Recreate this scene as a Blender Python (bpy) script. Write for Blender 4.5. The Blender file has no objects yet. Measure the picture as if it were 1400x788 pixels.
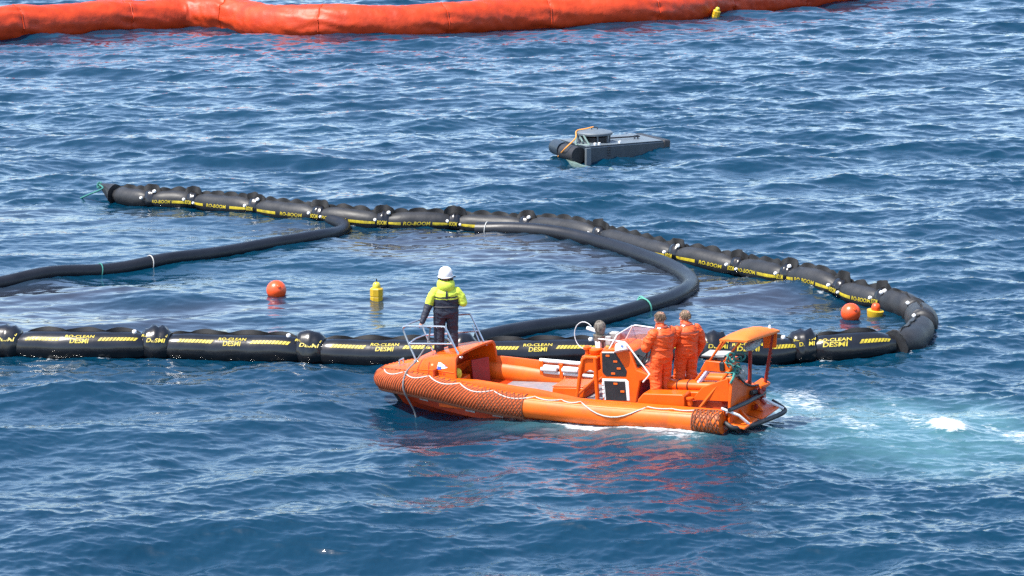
import bpy, bmesh, math, random
import numpy as np
from mathutils import Vector, Matrix
random.seed(7)
rng = np.random.default_rng(11)
scn = bpy.context.scene
col = scn.collection

# ------------------------------------------------------------------ camera
CAM_H = 14.2
CAM_PITCH = math.radians(11.0778)          # looking down from a ship's deck
F_PX = 3800.0                              # focal length for a 1400 px wide frame
cam_d = bpy.data.cameras.new('camera')
cam_d.sensor_width = 36.0
cam_d.lens = 36.0 * F_PX / 1400.0
cam_d.clip_start = 0.5
cam_d.clip_end = 30000.0
cam = bpy.data.objects.new('camera', cam_d)
col.objects.link(cam)
cam.location = (0, 0, CAM_H)
cam.rotation_euler = (math.pi / 2 - CAM_PITCH, 0, 0)
scn.camera = cam

# ------------------------------------------------------------------ sky and sun
SUN = Vector((-0.42, -0.22, 0.86)).normalized()      # towards the sun
world = bpy.data.worlds.new('World')
scn.world = world
world.use_nodes = True
wn = world.node_tree.nodes
wl = world.node_tree.links
for n in list(wn):
    wn.remove(n)
w_out = wn.new('ShaderNodeOutputWorld')
w_bg = wn.new('ShaderNodeBackground')
w_sky = wn.new('ShaderNodeTexSky')
w_sky.sky_type = 'NISHITA'
w_sky.sun_disc = False
w_sky.sun_elevation = math.asin(SUN.z)
w_sky.sun_rotation = math.atan2(SUN.x, SUN.y)
w_sky.altitude = 0.0
w_sky.air_density = 0.95
w_sky.dust_density = 1.2
w_sky.ozone_density = 1.6
w_bg.inputs['Strength'].default_value = 0.15
wl.new(w_sky.outputs['Color'], w_bg.inputs['Color'])
wl.new(w_bg.outputs['Background'], w_out.inputs['Surface'])
sun_d = bpy.data.lights.new('sun', 'SUN')
sun_d.energy = 3.9
sun_d.angle = math.radians(0.53)
sun_d.color = (1.0, 0.95, 0.87)
sun = bpy.data.objects.new('sun', sun_d)
col.objects.link(sun)
sun.location = SUN * 200
sun.rotation_euler = SUN.to_track_quat('Z', 'Y').to_euler()
vs = scn.view_settings
vs.view_transform = 'Standard'
vs.look = 'None'
vs.exposure = 1.4
vs.gamma = 1.0
vs.use_curve_mapping = False
scn.cycles.use_denoising = False

# ------------------------------------------------------------------ helpers
_fw = np.array([0, math.cos(CAM_PITCH), -math.sin(CAM_PITCH)])
_up = np.array([0, math.sin(CAM_PITCH), math.cos(CAM_PITCH)])


def at(px, py, z=0.0):
    """Point of the level plane z seen at a pixel of the photograph (used to read positions off it)."""
    d = _fw * F_PX + np.array([px - 700.0, 0, 0]) + _up * (394.0 - py)
    t = (z - CAM_H) / d[2]
    return Vector((d[0] * t, d[1] * t, z))


def link(o, parent=None):
    col.objects.link(o)
    if parent is not None:
        o.parent = parent
    return o


def tag(o, label, cat, group=None, kind=None):
    o['label'] = label
    o['category'] = cat
    if group:
        o['group'] = group
    if kind:
        o['kind'] = kind
    return o


def empty(name, loc=(0, 0, 0)):
    o = bpy.data.objects.new(name, None)
    o.empty_display_size = 0.2
    o.location = loc
    return link(o)


class MB:
    """collects pieces of one mesh"""

    def __init__(s):
        s.v = []
        s.f = []
        s.m = []

    def add(s, vs_, fs_, mi=0):
        o = len(s.v)
        s.v += [tuple(p) for p in vs_]
        s.f += [tuple(i + o for i in f) for f in fs_]
        s.m += [mi] * len(fs_)
        return s

    def box(s, lo, hi, mi=0, M=None):
        x0, y0, z0 = lo
        x1, y1, z1 = hi
        p = [Vector(q) for q in ((x0, y0, z0), (x1, y0, z0), (x1, y1, z0), (x0, y1, z0), (x0, y0, z1), (x1, y0, z1), (x1, y1, z1), (x0, y1, z1))]
        if M is not None:
            p = [M @ q for q in p]
        return s.add(p, [(0, 3, 2, 1), (4, 5, 6, 7), (0, 1, 5, 4), (1, 2, 6, 5), (2, 3, 7, 6), (3, 0, 4, 7)], mi)

    def tube(s, pts, r, n=8, mi=0, caps=True, closed=False):
        """round tube through points; r a number or a list"""
        pts = [Vector(p) for p in pts]
        k = len(pts)
        rs = r if isinstance(r, (list, tuple)) else [r] * k
        rings = []
        up = None
        for i in range(k):
            if closed:
                t = pts[(i + 1) % k] - pts[i - 1]
            else:
                t = pts[min(i + 1, k - 1)] - pts[max(i - 1, 0)]
            t.normalize()
            if up is None:
                up = Vector((0, 0, 1)) if abs(t.z) < 0.9 else Vector((1, 0, 0))
            a = t.cross(up)
            if a.length < 1e-6:
                a = t.orthogonal()
            a.normalize()
            b = a.cross(t).normalized()
            up = b
            rings.append([pts[i] + (a * math.cos(2 * math.pi * j / n) + b * math.sin(2 * math.pi * j / n)) * rs[i] for j in range(n)])
        vs_ = [p for ring in rings for p in ring]
        fs_ = []
        for i in range(k if closed else k - 1):
            i2 = (i + 1) % k
            for j in range(n):
                fs_.append((i * n + j, i * n + (j + 1) % n, i2 * n + (j + 1) % n, i2 * n + j))
        if caps and not closed:
            fs_.append(tuple(range(n - 1, -1, -1)))
            fs_.append(tuple((k - 1) * n + j for j in range(n)))
        return s.add(vs_, fs_, mi)

    def loft(s, rings, mi=0, closed=True, cap0=False, cap1=False):
        n = len(rings[0])
        vs_ = [p for ring in rings for p in ring]
        fs_ = []
        for i in range(len(rings) - 1):
            for j in range(n if closed else n - 1):
                fs_.append((i * n + j, i * n + (j + 1) % n, (i + 1) * n + (j + 1) % n, (i + 1) * n + j))
        if cap0:
            fs_.append(tuple(range(n - 1, -1, -1)))
        if cap1:
            fs_.append(tuple((len(rings) - 1) * n + j for j in range(n)))
        return s.add(vs_, fs_, mi)

    def lathe(s, prof, c=(0, 0, 0), n=24, mi=0):
        """profile of (radius, z) about the vertical"""
        rings = [[(c[0] + r * math.cos(2 * math.pi * j / n), c[1] + r * math.sin(2 * math.pi * j / n), c[2] + z) for j in range(n)] for r, z in prof]
        return s.loft(rings, mi, True, True, True)

    def prism(s, poly, y0, y1, mi=0, bulge=0):
        """polygon in x-z swept from y0 to y1"""
        n = len(poly)
        a = [(x, y0, z) for x, z in poly]
        b = [(x, y1, z) for x, z in poly]
        return s.loft([a, b], mi, True, True, True)

    def build(s, name, mats, parent=None, smooth=True, bevel=0, seg=2, sub=0, angle=40):
        me = bpy.data.meshes.new(name)
        me.from_pydata(s.v, [], s.f)
        mats = mats if isinstance(mats, (list, tuple)) else [mats]
        for m in mats:
            me.materials.append(m)
        if len(mats) > 1:
            me.polygons.foreach_set('material_index', s.m)
        bm = bmesh.new()
        bm.from_mesh(me)
        bmesh.ops.recalc_face_normals(bm, faces=bm.faces)
        bm.to_mesh(me)
        bm.free()
        me.update()
        o = bpy.data.objects.new(name, me)
        link(o, parent)
        if bevel:
            md = o.modifiers.new('bevel', 'BEVEL')
            md.width = bevel
            md.segments = seg
            md.limit_method = 'ANGLE'
            md.angle_limit = math.radians(35)
        if sub:
            md = o.modifiers.new('sub', 'SUBSURF')
            md.levels = md.render_levels = sub
        if smooth:
            me.polygons.foreach_set('use_smooth', [True] * len(me.polygons))
            if not sub:
                me.set_sharp_from_angle(angle=math.radians(angle))
        return o


def spline(pts, n=8, closed=False):
    """Catmull-Rom through points"""
    P = [Vector(p) for p in pts]
    k = len(P)
    out = []
    rng_ = range(k if closed else k - 1)
    for i in rng_:
        p1, p2 = P[i], P[(i + 1) % k]
        p0 = P[i - 1] if (closed or i > 0) else p1 * 2 - p2
        p3 = P[(i + 2) % k] if (closed or i < k - 2) else p2 * 2 - p1
        for j in range(n):
            t = j / n
            out.append(0.5 * ((2 * p1) + (p2 - p0) * t + (2 * p0 - 5 * p1 + 4 * p2 - p3) * t * t + (3 * p1 - p0 - 3 * p2 + p3) * t ** 3))
    if not closed:
        out.append(P[-1])
    return out


def lerp_keys(keys, x):
    """piecewise linear in sorted (x, value...) keys"""
    if x <= keys[0][0]:
        return keys[0][1:]
    for a, b in zip(keys, keys[1:]):
        if x <= b[0]:
            t = (x - a[0]) / (b[0] - a[0])
            return tuple(p + (q - p) * t for p, q in zip(a[1:], b[1:]))
    return keys[-1][1:]


# ------------------------------------------------------------------ materials
def mat(name, rgb, rough=0.5, metal=0.0, var=0.12, scale=6.0, bump=0.0, bscale=40.0, spec=0.5, coat=0.0, dirt=None, dirt_amt=0.0, dscale=3.0, trans=0.0, alpha=1.0, bdist=0.02):
    m = bpy.data.materials.new(name)
    m.use_nodes = True
    nt = m.node_tree
    N, L = nt.nodes, nt.links
    b = N['Principled BSDF']
    b.inputs['Roughness'].default_value = rough
    b.inputs['Metallic'].default_value = metal
    b.inputs['Specular IOR Level'].default_value = spec
    b.inputs['Coat Weight'].default_value = coat
    b.inputs['Coat Roughness'].default_value = 0.15
    b.inputs['Transmission Weight'].default_value = trans
    b.inputs['Alpha'].default_value = alpha
    tc = N.new('ShaderNodeTexCoord')
    no = N.new('ShaderNodeTexNoise')
    no.inputs['Scale'].default_value = scale
    no.inputs['Detail'].default_value = 5
    L.new(tc.outputs['Object'], no.inputs['Vector'])
    rp = N.new('ShaderNodeValToRGB')
    rp.color_ramp.elements[0].position = 0.3
    rp.color_ramp.elements[1].position = 0.72
    rp.color_ramp.elements[0].color = (*[c * (1 - var) for c in rgb], 1)
    rp.color_ramp.elements[1].color = (*[min(1, c * (1 + var)) for c in rgb], 1)
    L.new(no.outputs['Fac'], rp.inputs['Fac'])
    csock = rp.outputs['Color']
    if dirt:
        n2 = N.new('ShaderNodeTexNoise')
        n2.inputs['Scale'].default_value = dscale
        n2.inputs['Detail'].default_value = 8
        n2.inputs['Roughness'].default_value = 0.65
        L.new(tc.outputs['Object'], n2.inputs['Vector'])
        mr = N.new('ShaderNodeMapRange')
        mr.inputs['From Min'].default_value = 0.5
        mr.inputs['From Max'].default_value = 0.72
        mr.inputs['To Max'].default_value = dirt_amt
        L.new(n2.outputs['Fac'], mr.inputs['Value'])
        mx = N.new('ShaderNodeMix')
        mx.data_type = 'RGBA'
        L.new(mr.outputs['Result'], mx.inputs['Factor'])
        L.new(csock, mx.inputs[6])
        mx.inputs[7].default_value = (*dirt, 1)
        csock = mx.outputs[2]
    L.new(csock, b.inputs['Base Color'])
    r2 = N.new('ShaderNodeMapRange')
    r2.inputs['To Min'].default_value = max(0.02, rough - 0.08)
    r2.inputs['To Max'].default_value = min(1, rough + 0.1)
    L.new(no.outputs['Fac'], r2.inputs['Value'])
    L.new(r2.outputs['Result'], b.inputs['Roughness'])
    if bump:
        n3 = N.new('ShaderNodeTexNoise')
        n3.inputs['Scale'].default_value = bscale
        n3.inputs['Detail'].default_value = 4
        L.new(tc.outputs['Object'], n3.inputs['Vector'])
        bp = N.new('ShaderNodeBump')
        bp.inputs['Strength'].default_value = bump
        bp.inputs['Distance'].default_value = bdist
        L.new(n3.outputs['Fac'], bp.inputs['Height'])
        L.new(bp.outputs['Normal'], b.inputs['Normal'])
    return m

# ------------------------------------------------------------------ the sea
WAVE_DIR = math.radians(97)


def wave_tile(N, L, lam_min, lam_max, lam_p, rms, spread, seed, chop):
    """one periodic tile of wind sea: height and sideways drift (FFT)"""
    r = np.random.default_rng(seed)
    k1 = 2 * np.pi * np.fft.fftfreq(N, L / N)
    kx, ky = np.meshgrid(k1, k1)
    k = np.hypot(kx, ky)
    k[0, 0] = 1e-6
    kp = 2 * np.pi / lam_p
    S = k ** -3.9 * np.exp(-(kp / k) ** 2)
    S *= (k > 2 * np.pi / lam_max) * np.exp(-(k * lam_min / (2 * np.pi)) ** 4)
    cosd = (kx * math.cos(WAVE_DIR) + ky * math.sin(WAVE_DIR)) / k
    S *= spread + (1 - spread) * np.abs(cosd) ** 7
    A = np.sqrt(S) * (r.standard_normal((N, N)) + 1j * r.standard_normal((N, N)))
    A[0, 0] = 0
    h = np.real(np.fft.ifft2(A))
    sc = rms / h.std()
    dx = np.real(np.fft.ifft2(1j * kx / k * A)) * sc * chop
    dy = np.real(np.fft.ifft2(1j * ky / k * A)) * sc * chop
    return (h * sc).astype(np.float32), dx.astype(np.float32), dy.astype(np.float32), L


def sample(tile, x, y, ang=0.0, ox=0.0, oy=0.0):
    h, dx, dy, L = tile
    N = h.shape[0]
    c, s = math.cos(ang), math.sin(ang)
    u = (((x * c + y * s + ox) / L) % 1.0) * N
    v = (((-x * s + y * c + oy) / L) % 1.0) * N
    i = np.floor(u).astype(int)
    j = np.floor(v).astype(int)
    fu, fv = u - i, v - j
    i0, j0 = i % N, j % N
    i1, j1 = (i + 1) % N, (j + 1) % N

    def bl(a):
        return (a[j0, i0] * (1 - fu) + a[j0, i1] * fu) * (1 - fv) + (a[j1, i0] * (1 - fu) + a[j1, i1] * fu) * fv
    H = bl(h)
    X, Y = bl(dx), bl(dy)
    return H, X * c - Y * s, X * s + Y * c


T_LONG = wave_tile(512, 150.0, 2.2, 16.0, 5.2, 0.085, 0.06, 5, 0.85)
T_MID = wave_tile(1024, 67.0, 0.5, 2.6, 1.4, 0.0225, 0.10, 6, 0.9)
T_FINE = wave_tile(1024, 23.0, 0.07, 0.62, 0.34, 0.0076, 0.12, 8, 1.0)


def swell(x, y):
    """height of the long waves only: what floating things follow"""
    a = sample(T_LONG, np.array([x], float), np.array([y], float))[0]
    return float(a[0]) * 0.8


def smooth(a, b, x):
    t = np.clip((x - a) / (b - a), 0, 1)
    return t * t * (3 - 2 * t)


def in_poly(poly, x, y):
    ins = np.zeros(x.shape, bool)
    n = len(poly)
    for i in range(n):
        x0, y0 = poly[i]
        x1, y1 = poly[i - 1]
        c = ((y0 > y) != (y1 > y)) & (x < (x1 - x0) * (y - y0) / ((y1 - y0) + 1e-12) + x0)
        ins ^= c
    return ins


def seg_dist(pts, x, y):
    """distance to an open polyline"""
    d = np.full(x.shape, 1e9)
    for (x0, y0), (x1, y1) in zip(pts, pts[1:]):
        vx, vy = x1 - x0, y1 - y0
        t = np.clip(((x - x0) * vx + (y - y0) * vy) / (vx * vx + vy * vy + 1e-9), 0, 1)
        d = np.minimum(d, np.hypot(x - x0 - t * vx, y - y0 - t * vy))
    return d


def fbm(x, y, s, seed):
    """cheap value noise 0..1"""
    r = np.random.default_rng(seed)
    g = r.random((256, 256))
    out = np.zeros(x.shape)
    amp, tot = 1.0, 0.0
    for o in range(4):
        u, v = x / s + 17.3 * o, y / s + 9.1 * o
        i, j = np.floor(u).astype(int), np.floor(v).astype(int)
        fu, fv = u - i, v - j
        fu, fv = fu * fu * (3 - 2 * fu), fv * fv * (3 - 2 * fv)
        a = g[j % 256, i % 256] * (1 - fu) + g[j % 256, (i + 1) % 256] * fu
        b = g[(j + 1) % 256, i % 256] * (1 - fu) + g[(j + 1) % 256, (i + 1) % 256] * fu
        out += amp * (a * (1 - fv) + b * fv)
        tot += amp
        amp *= 0.5
        s *= 0.5
    return out / tot


# boom line read off the photograph, as points on the water (also bounds the calm water inside it)
BOOM_PX = [(150, 270), (208, 278), (265, 281), (350, 292), (437, 303), (525, 309), (622, 309), (720, 315), (820, 331), (925, 355), (1010, 371), (1078, 387), (1150, 405), (1208, 420)]
BOOM_END_PX = [(1246, 432), (1262, 453), (1246, 474), (1222, 484)]
BOOM_FRONT_PX = [(1160, 487), (1098, 487), (1037, 491), (975, 494), (906, 496), (838, 497), (735, 497), (632, 496), (528, 494), (425, 491), (320, 488), (215, 486), (113, 486), (12, 483), (-95, 481)]
INSIDE = [tuple(at(*p)[:2]) for p in BOOM_PX + BOOM_END_PX + BOOM_FRONT_PX] + [tuple(at(-200, 300)[:2])]

# boat frame: x forward, y port, z up
B_YAW, B_TRIM, B_HEEL = math.radians(27), math.radians(-3.5), math.radians(-3)
_f = Vector((-math.cos(B_YAW), math.sin(B_YAW), 0))
_p = Vector((-math.sin(B_YAW), -math.cos(B_YAW), 0))
_u = Vector((0, 0, 1))
_f2 = _f * math.cos(B_TRIM) + _u * math.sin(B_TRIM)
_u2 = _u * math.cos(B_TRIM) - _f * math.sin(B_TRIM)
_p2 = _p * math.cos(B_HEEL) + _u2 * math.sin(B_HEEL)
_u3 = _u2 * math.cos(B_HEEL) - _p * math.sin(B_HEEL)
BOAT_O = Vector((2.1, 58.2, 0.09))
BOAT_M = Matrix(((_f2.x, _p2.x, _u3.x, BOAT_O.x), (_f2.y, _p2.y, _u3.y, BOAT_O.y), (_f2.z, _p2.z, _u3.z, BOAT_O.z), (0, 0, 0, 1)))


def build_sea():
    NC, NR = 640, 1400
    s_in = np.linspace(-0.235, 0.235, NC)
    ext = np.array([0.3, 0.42, 0.65, 1.1, 2.2, 5.0, 14.0, 40.0])
    s = np.concatenate([-ext[::-1], s_in, ext])
    y_in = 44.0 * (168.0 / 44.0) ** np.linspace(0, 1, NR)
    y_lo = np.array([-3000, -800, -200, -50, 0, 20, 32, 38, 41.5])
    y_hi = np.array([172, 182, 205, 260, 400, 800, 2000, 6000, 14000])
    y = np.concatenate([y_lo, y_in, y_hi])
    S, Y0 = np.meshgrid(s, y)
    X0 = S * np.clip(Y0, 44.0, 400.0)
    rs = np.abs(np.gradient(Y0, axis=0)) + 1e-6
    cs = np.abs(np.gradient(X0, axis=1)) + 1e-6
    vis = (np.maximum(rs, cs) < 0.8)
    x, yy = X0.ravel(), Y0.ravel()
    # masks in the place itself
    inside = in_poly(INSIDE, x, yy).astype(float)
    fr = [tuple(at(*p)[:2]) for p in BOOM_PX + BOOM_END_PX + BOOM_FRONT_PX]
    db = seg_dist(fr, x, yy)
    calm = inside * smooth(0.1, 1.6, db)
    Mi = BOAT_M.inverted()
    bx = Mi[0][0] * x + Mi[0][1] * yy + Mi[0][3]
    by = Mi[1][0] * x + Mi[1][1] * yy + Mi[1][3]
    nb = 1 - smooth(0.0, 2.2, np.maximum(np.abs(by) - 1.3, np.maximum(bx - 5.2, -3.4 - bx)))   # near the boat
    h1, dx1, dy1 = sample(T_LONG, x, yy)
    h2, dx2, dy2 = sample(T_MID, x, yy, 0.12, 5, 3)
    h3, dx3, dy3 = sample(T_FINE, x, yy, -0.2, 1, 2)
    gust = 0.45 + 1.1 * fbm(x, yy * 0.7, 9.0, 3)
    a1 = (1 - 0.35 * calm) * (1 - 0.75 * nb)
    a2 = (1 - 0.42 * calm) * (1 - 0.45 * nb) * (0.75 + 0.3 * gust)
    slick = calm * smooth(0.45, 0.62, fbm(x * 0.55, yy, 6.0, 21))
    a3 = (1 - 0.15 * calm) * (1 - 0.5 * slick) * gust
    # stern wash
    wx, wy = at(1250, 592)[:2]
    ca, sa = math.cos(math.radians(-6)), math.sin(math.radians(-6))
    u = (x - wx) * ca + (yy - wy) * sa
    v = -(x - wx) * sa + (yy - wy) * ca
    nz = fbm(x, yy * 0.6, 1.6, 33)
    nz2 = fbm(x, yy * 0.5, 0.5, 34)
    wash = smooth(1.25, 0.25, np.hypot(u / 4.2, v / 3.6) + 0.9 * (nz - 0.5))
    px_, py_ = at(1075, 563)[:2]
    wash = np.maximum(wash, smooth(1.2, 0.2, np.hypot((x - px_) / 1.5, (yy - py_) / 2.2) + 0.7 * (nz - 0.5)))
    # white water along the port side and round the stern
    sd = np.where((bx < 2.6) & (bx > -3.6), by - 1.22, 9)
    side = smooth(0.55, 0.0, sd + 1.3 * (nz - 0.45)) * (sd > -0.6) * smooth(2.6, 1.4, bx) * smooth(-3.4, -2.4, bx)
    hx, hy = at(1298, 588)[:2]
    hump = np.exp(-(((x - hx) / 0.42) ** 2 + ((yy - hy) / 0.55) ** 2))
    hump_s = hump * (0.75 + 0.5 * nz2)
    tx, ty = at(1340, 612)[:2]
    nz3 = fbm(x, yy * 0.6, 0.22, 35)
    foam = 0.95 * smooth(0.25, 0.8, hump * (0.35 + 0.8 * nz2 + 0.5 * nz3) + 0.04 * wash * (nz3 - 0.4))
    foam = np.maximum(foam, 0.6 * smooth(0.35, 0.95, side * (0.55 + 0.9 * nz2)))
    foam = np.maximum(foam, smooth(0.60, 0.85, wash * (0.25 + 0.85 * nz2)) * 0.33)
    sx, sy = at(1105, 548)[:2]
    foam = np.maximum(foam, 0.40 * smooth(0.45, 1.0, np.exp(-(((x - sx) / 0.8) ** 2 + ((yy - sy) / 1.6) ** 2)) * (0.4 + 1.1 * nz2)))
    side2 = smooth(1.5, 0.0, sd + 1.6 * (nz - 0.45)) * (sd > -0.6) * smooth(2.8, 1.2, bx) * smooth(-3.6, -2.6, bx)
    wash = np.maximum(wash, 0.75 * side2)
    lace = fbm(x * 0.40, yy * 0.9, 0.75, 41)
    foam = np.maximum(foam, 0.50 * smooth(0.50, 0.68, lace) * smooth(0.35, 0.9, wash) * (0.5 + 0.8 * nz3))
    foam = np.maximum(foam, 0.5 * smooth(0.55, 0.38, db) * smooth(0.56, 0.74, nz3) * smooth(0.45, 0.6, nz))
    z = a1 * h1 + a2 * (1 - 0.5 * wash) * h2 + a3 * (1 - 0.3 * wash) * h3
    z += 0.20 * hump * (0.4 + 0.8 * nz2 + 0.5 * (nz3 - 0.5)) + 0.03 * wash * (nz2 - 0.5) + 0.07 * foam * (nz3 - 0.4)
    z -= 0.42 * np.exp(-(((bx - 4.4) / 1.9) ** 2 + ((by - 1.3) / 2.1) ** 2))   # the bow stands over a trough
    z += 0.25 * np.exp(-(((bx + 2.3) / 2.3) ** 2 + ((by - 0.9) / 2.6) ** 2))   # and the stern sits in a crest
    ddx = a1 * dx1 + a2 * dx2 + a3 * dx3
    ddy = a1 * dy1 + a2 * dy2 + a3 * dy3
    k = vis.ravel().astype(float)
    co = np.empty((x.size, 3), np.float32)
    co[:, 0] = x + ddx * k
    co[:, 1] = yy + ddy * k
    co[:, 2] = z * k
    nr, nc = Y0.shape
    idx = np.arange(nr * nc).reshape(nr, nc)
    quads = np.stack([idx[:-1, :-1], idx[:-1, 1:], idx[1:, 1:], idx[1:, :-1]], -1).reshape(-1, 4)
    me = bpy.data.meshes.new('sea')
    me.vertices.add(len(co))
    me.vertices.foreach_set('co', co.ravel())
    me.loops.add(quads.size)
    me.loops.foreach_set('vertex_index', quads.ravel().astype(np.int32))
    me.polygons.add(len(quads))
    me.polygons.foreach_set('loop_start', np.arange(0, quads.size, 4, dtype=np.int32))
    me.polygons.foreach_set('use_smooth', np.ones(len(quads), bool))
    me.update(calc_edges=True)
    for nm, arr in (('wash', wash), ('foam', foam), ('slick', slick), ('calm', calm)):
        at_ = me.attributes.new(nm, 'FLOAT', 'POINT')
        at_.data.foreach_set('value', arr.astype(np.float32))
    m = bpy.data.materials.new('sea_water')
    m.use_nodes = True
    N, L = m.node_tree.nodes, m.node_tree.links
    b = N['Principled BSDF']
    tc = N.new('ShaderNodeTexCoord')

    def attr(nm):
        n = N.new('ShaderNodeAttribute')
        n.attribute_name = nm
        return n.outputs['Fac']

    def math_(op, a, b_):
        n = N.new('ShaderNodeMath')
        n.operation = op
        n.use_clamp = False
        for i, q in enumerate((a, b_)):
            if isinstance(q, (int, float)):
                n.inputs[i].default_value = q
            else:
                L.new(q, n.inputs[i])
        return n.outputs[0]

    def mix(fac, a, c):
        n = N.new('ShaderNodeMix')
        n.data_type = 'RGBA'
        L.new(fac, n.inputs['Factor'])
        for i, q in ((6, a), (7, c)):
            if isinstance(q, tuple):
                n.inputs[i].default_value = (*q, 1)
            else:
                L.new(q, n.inputs[i])
        return n.outputs[2]

    def noise(scale, detail, vec=None, rough=0.55):
        n = N.new('ShaderNodeTexNoise')
        n.inputs['Scale'].default_value = scale
        n.inputs['Detail'].default_value = detail
        n.inputs['Roughness'].default_value = rough
        L.new(vec or tc.outputs['Object'], n.inputs['Vector'])
        return n.outputs['Fac']
    mp = N.new('ShaderNodeMapping')
    mp.inputs['Scale'].default_value = (0.65, 2.0, 1)
    mp.inputs['Rotation'].default_value = (0, 0, math.radians(7))
    L.new(tc.outputs['Object'], mp.inputs['Vector'])
    deep = mix(noise(0.09, 3), WATER_A, WATER_B)
    c1 = mix(attr('slick'), deep, (0.019, 0.024, 0.036))
    tq = mix(noise(1.4, 6, mp.outputs['Vector'], 0.65), (0.008, 0.060, 0.080), (0.080, 0.175, 0.19))
    wf = math_('MULTIPLY', attr('wash'), 0.80)
    c2 = mix(wf, c1, tq)
    fn = N.new('ShaderNodeMapRange')
    fn.inputs['From Min'].default_value = 0.36
    fn.inputs['From Max'].default_value = 0.6
    L.new(noise(7.0, 8, mp.outputs['Vector'], 0.7), fn.inputs['Value'])
    fo = math_('MULTIPLY', math_('ADD', math_('MULTIPLY', attr('foam'), 1.7), math_('SUBTRACT', math_('MULTIPLY', fn.outputs['Result'], 1.0), 1.0)), 1.25)
    n_ = N.new('ShaderNodeClamp')
    L.new(fo, n_.inputs['Value'])
    c3 = mix(n_.outputs[0], c2, (0.46, 0.49, 0.50))
    L.new(c3, b.inputs['Base Color'])
    b.inputs['IOR'].default_value = 1.42
    b.inputs['Specular IOR Level'].default_value = 0.5
    rr = N.new('ShaderNodeMapRange')
    rr.inputs['To Min'].default_value = 0.04
    rr.inputs['To Max'].default_value = 0.6
    L.new(n_.outputs[0], rr.inputs['Value'])
    L.new(rr.outputs['Result'], b.inputs['Roughness'])
    bh = math_('ADD', math_('MULTIPLY', noise(9.0, 4, mp.outputs['Vector'], 0.6), 0.6), math_('MULTIPLY', noise(26.0, 3, mp.outputs['Vector'], 0.55), 0.25))
    bh = math_('MULTIPLY', bh, math_('SUBTRACT', 1.0, math_('MULTIPLY', attr('slick'), 0.8)))
    bp = N.new('ShaderNodeBump')
    bp.inputs['Strength'].default_value = 1.0
    bp.inputs['Distance'].default_value = 0.006
    L.new(bh, bp.inputs['Height'])
    L.new(bp.outputs['Normal'], b.inputs['Normal'])
    me.materials.append(m)
    o = bpy.data.objects.new('sea', me)
    link(o)
    o['kind'] = 'structure'
    return o


WATER_A = (0.0000, 0.0145, 0.034)
WATER_B = (0.0001, 0.023, 0.044)
sea = build_sea()

# ------------------------------------------------------------------ materials of the gear
M_BLACK = mat('black_boom_fabric', (0.014, 0.0145, 0.016), rough=0.5, spec=0.35, var=0.35, scale=3.0, bump=0.25, bscale=9, dirt=(0.035, 0.036, 0.039), dirt_amt=0.4, dscale=1.6)
M_BLACK2 = mat('black_wet_boom_fabric', (0.005, 0.005, 0.006), rough=0.22, var=0.35, scale=3.0, bump=0.2, bscale=7, dirt=(0.016, 0.016, 0.017), dirt_amt=0.4, dscale=1.6)
M_FIN = mat('black_seam_fabric', (0.004, 0.004, 0.0045), rough=0.7, var=0.3)
M_YEL = mat('yellow_print', (0.40, 0.31, 0.012), rough=0.5, var=0.2, scale=12, dirt=(0.06, 0.05, 0.02), dirt_amt=0.8, dscale=5)
M_HOSE = mat('black_hose_rubber', (0.005, 0.006, 0.009), rough=0.4, spec=0.35, var=0.3, scale=2, bump=0.1, bscale=12)
M_WHITE = mat('white_plastic', (0.6, 0.6, 0.59), rough=0.4, var=0.06)
M_ROPE_W = mat('white_rope', (0.36, 0.36, 0.34), rough=0.8, var=0.2, scale=60)
M_ROPE_T = mat('teal_rope', (0.02, 0.14, 0.12), rough=0.8, var=0.35, scale=50)
M_ORBUOY = mat('orange_buoy_vinyl', (0.62, 0.062, 0.006), rough=0.35, var=0.08, scale=3, dirt=(0.35, 0.08, 0.03), dirt_amt=0.25)
M_YELBUOY = mat('yellow_buoy_plastic', (0.46, 0.29, 0.010), rough=0.4, var=0.12, scale=5, dirt=(0.15, 0.10, 0.02), dirt_amt=0.5, dscale=6)
M_DARK = mat('dark_rubber', (0.012, 0.012, 0.014), rough=0.55, var=0.3)


def vnoise(x, y, z):
    from mathutils import noise
    return noise.noise(Vector((x, y, z)))


_text_cache = {}


def text2d(s, height, slant=0.18, fat=0.0):
    """flat lettering as points and faces, left end at x = 0, centred in y"""
    key = (s, height, slant, fat)
    if key in _text_cache:
        return _text_cache[key]
    cu = bpy.data.curves.new('lettering', 'FONT')
    cu.body = s
    cu.size = 1.0
    cu.offset = fat
    cu.shear = slant
    cu.resolution_u = 3
    ob = bpy.data.objects.new('lettering', cu)
    col.objects.link(ob)
    dg = bpy.context.evaluated_depsgraph_get()
    me = bpy.data.meshes.new_from_object(ob.evaluated_get(dg))
    bm = bmesh.new()
    bm.from_mesh(me)
    bmesh.ops.triangulate(bm, faces=bm.faces)
    V = np.array([v.co[:2] for v in bm.verts])
    Fc = [tuple(v.index for v in f.verts) for f in bm.faces]
    bm.free()
    bpy.data.objects.remove(ob)
    bpy.data.curves.remove(cu)
    bpy.data.meshes.remove(me)
    h = V[:, 1].max() - V[:, 1].min()
    V = (V - [V[:, 0].min(), (V[:, 1].max() + V[:, 1].min()) / 2]) * (height / h)
    _text_cache[key] = (V, Fc)
    return _text_cache[key]


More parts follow.
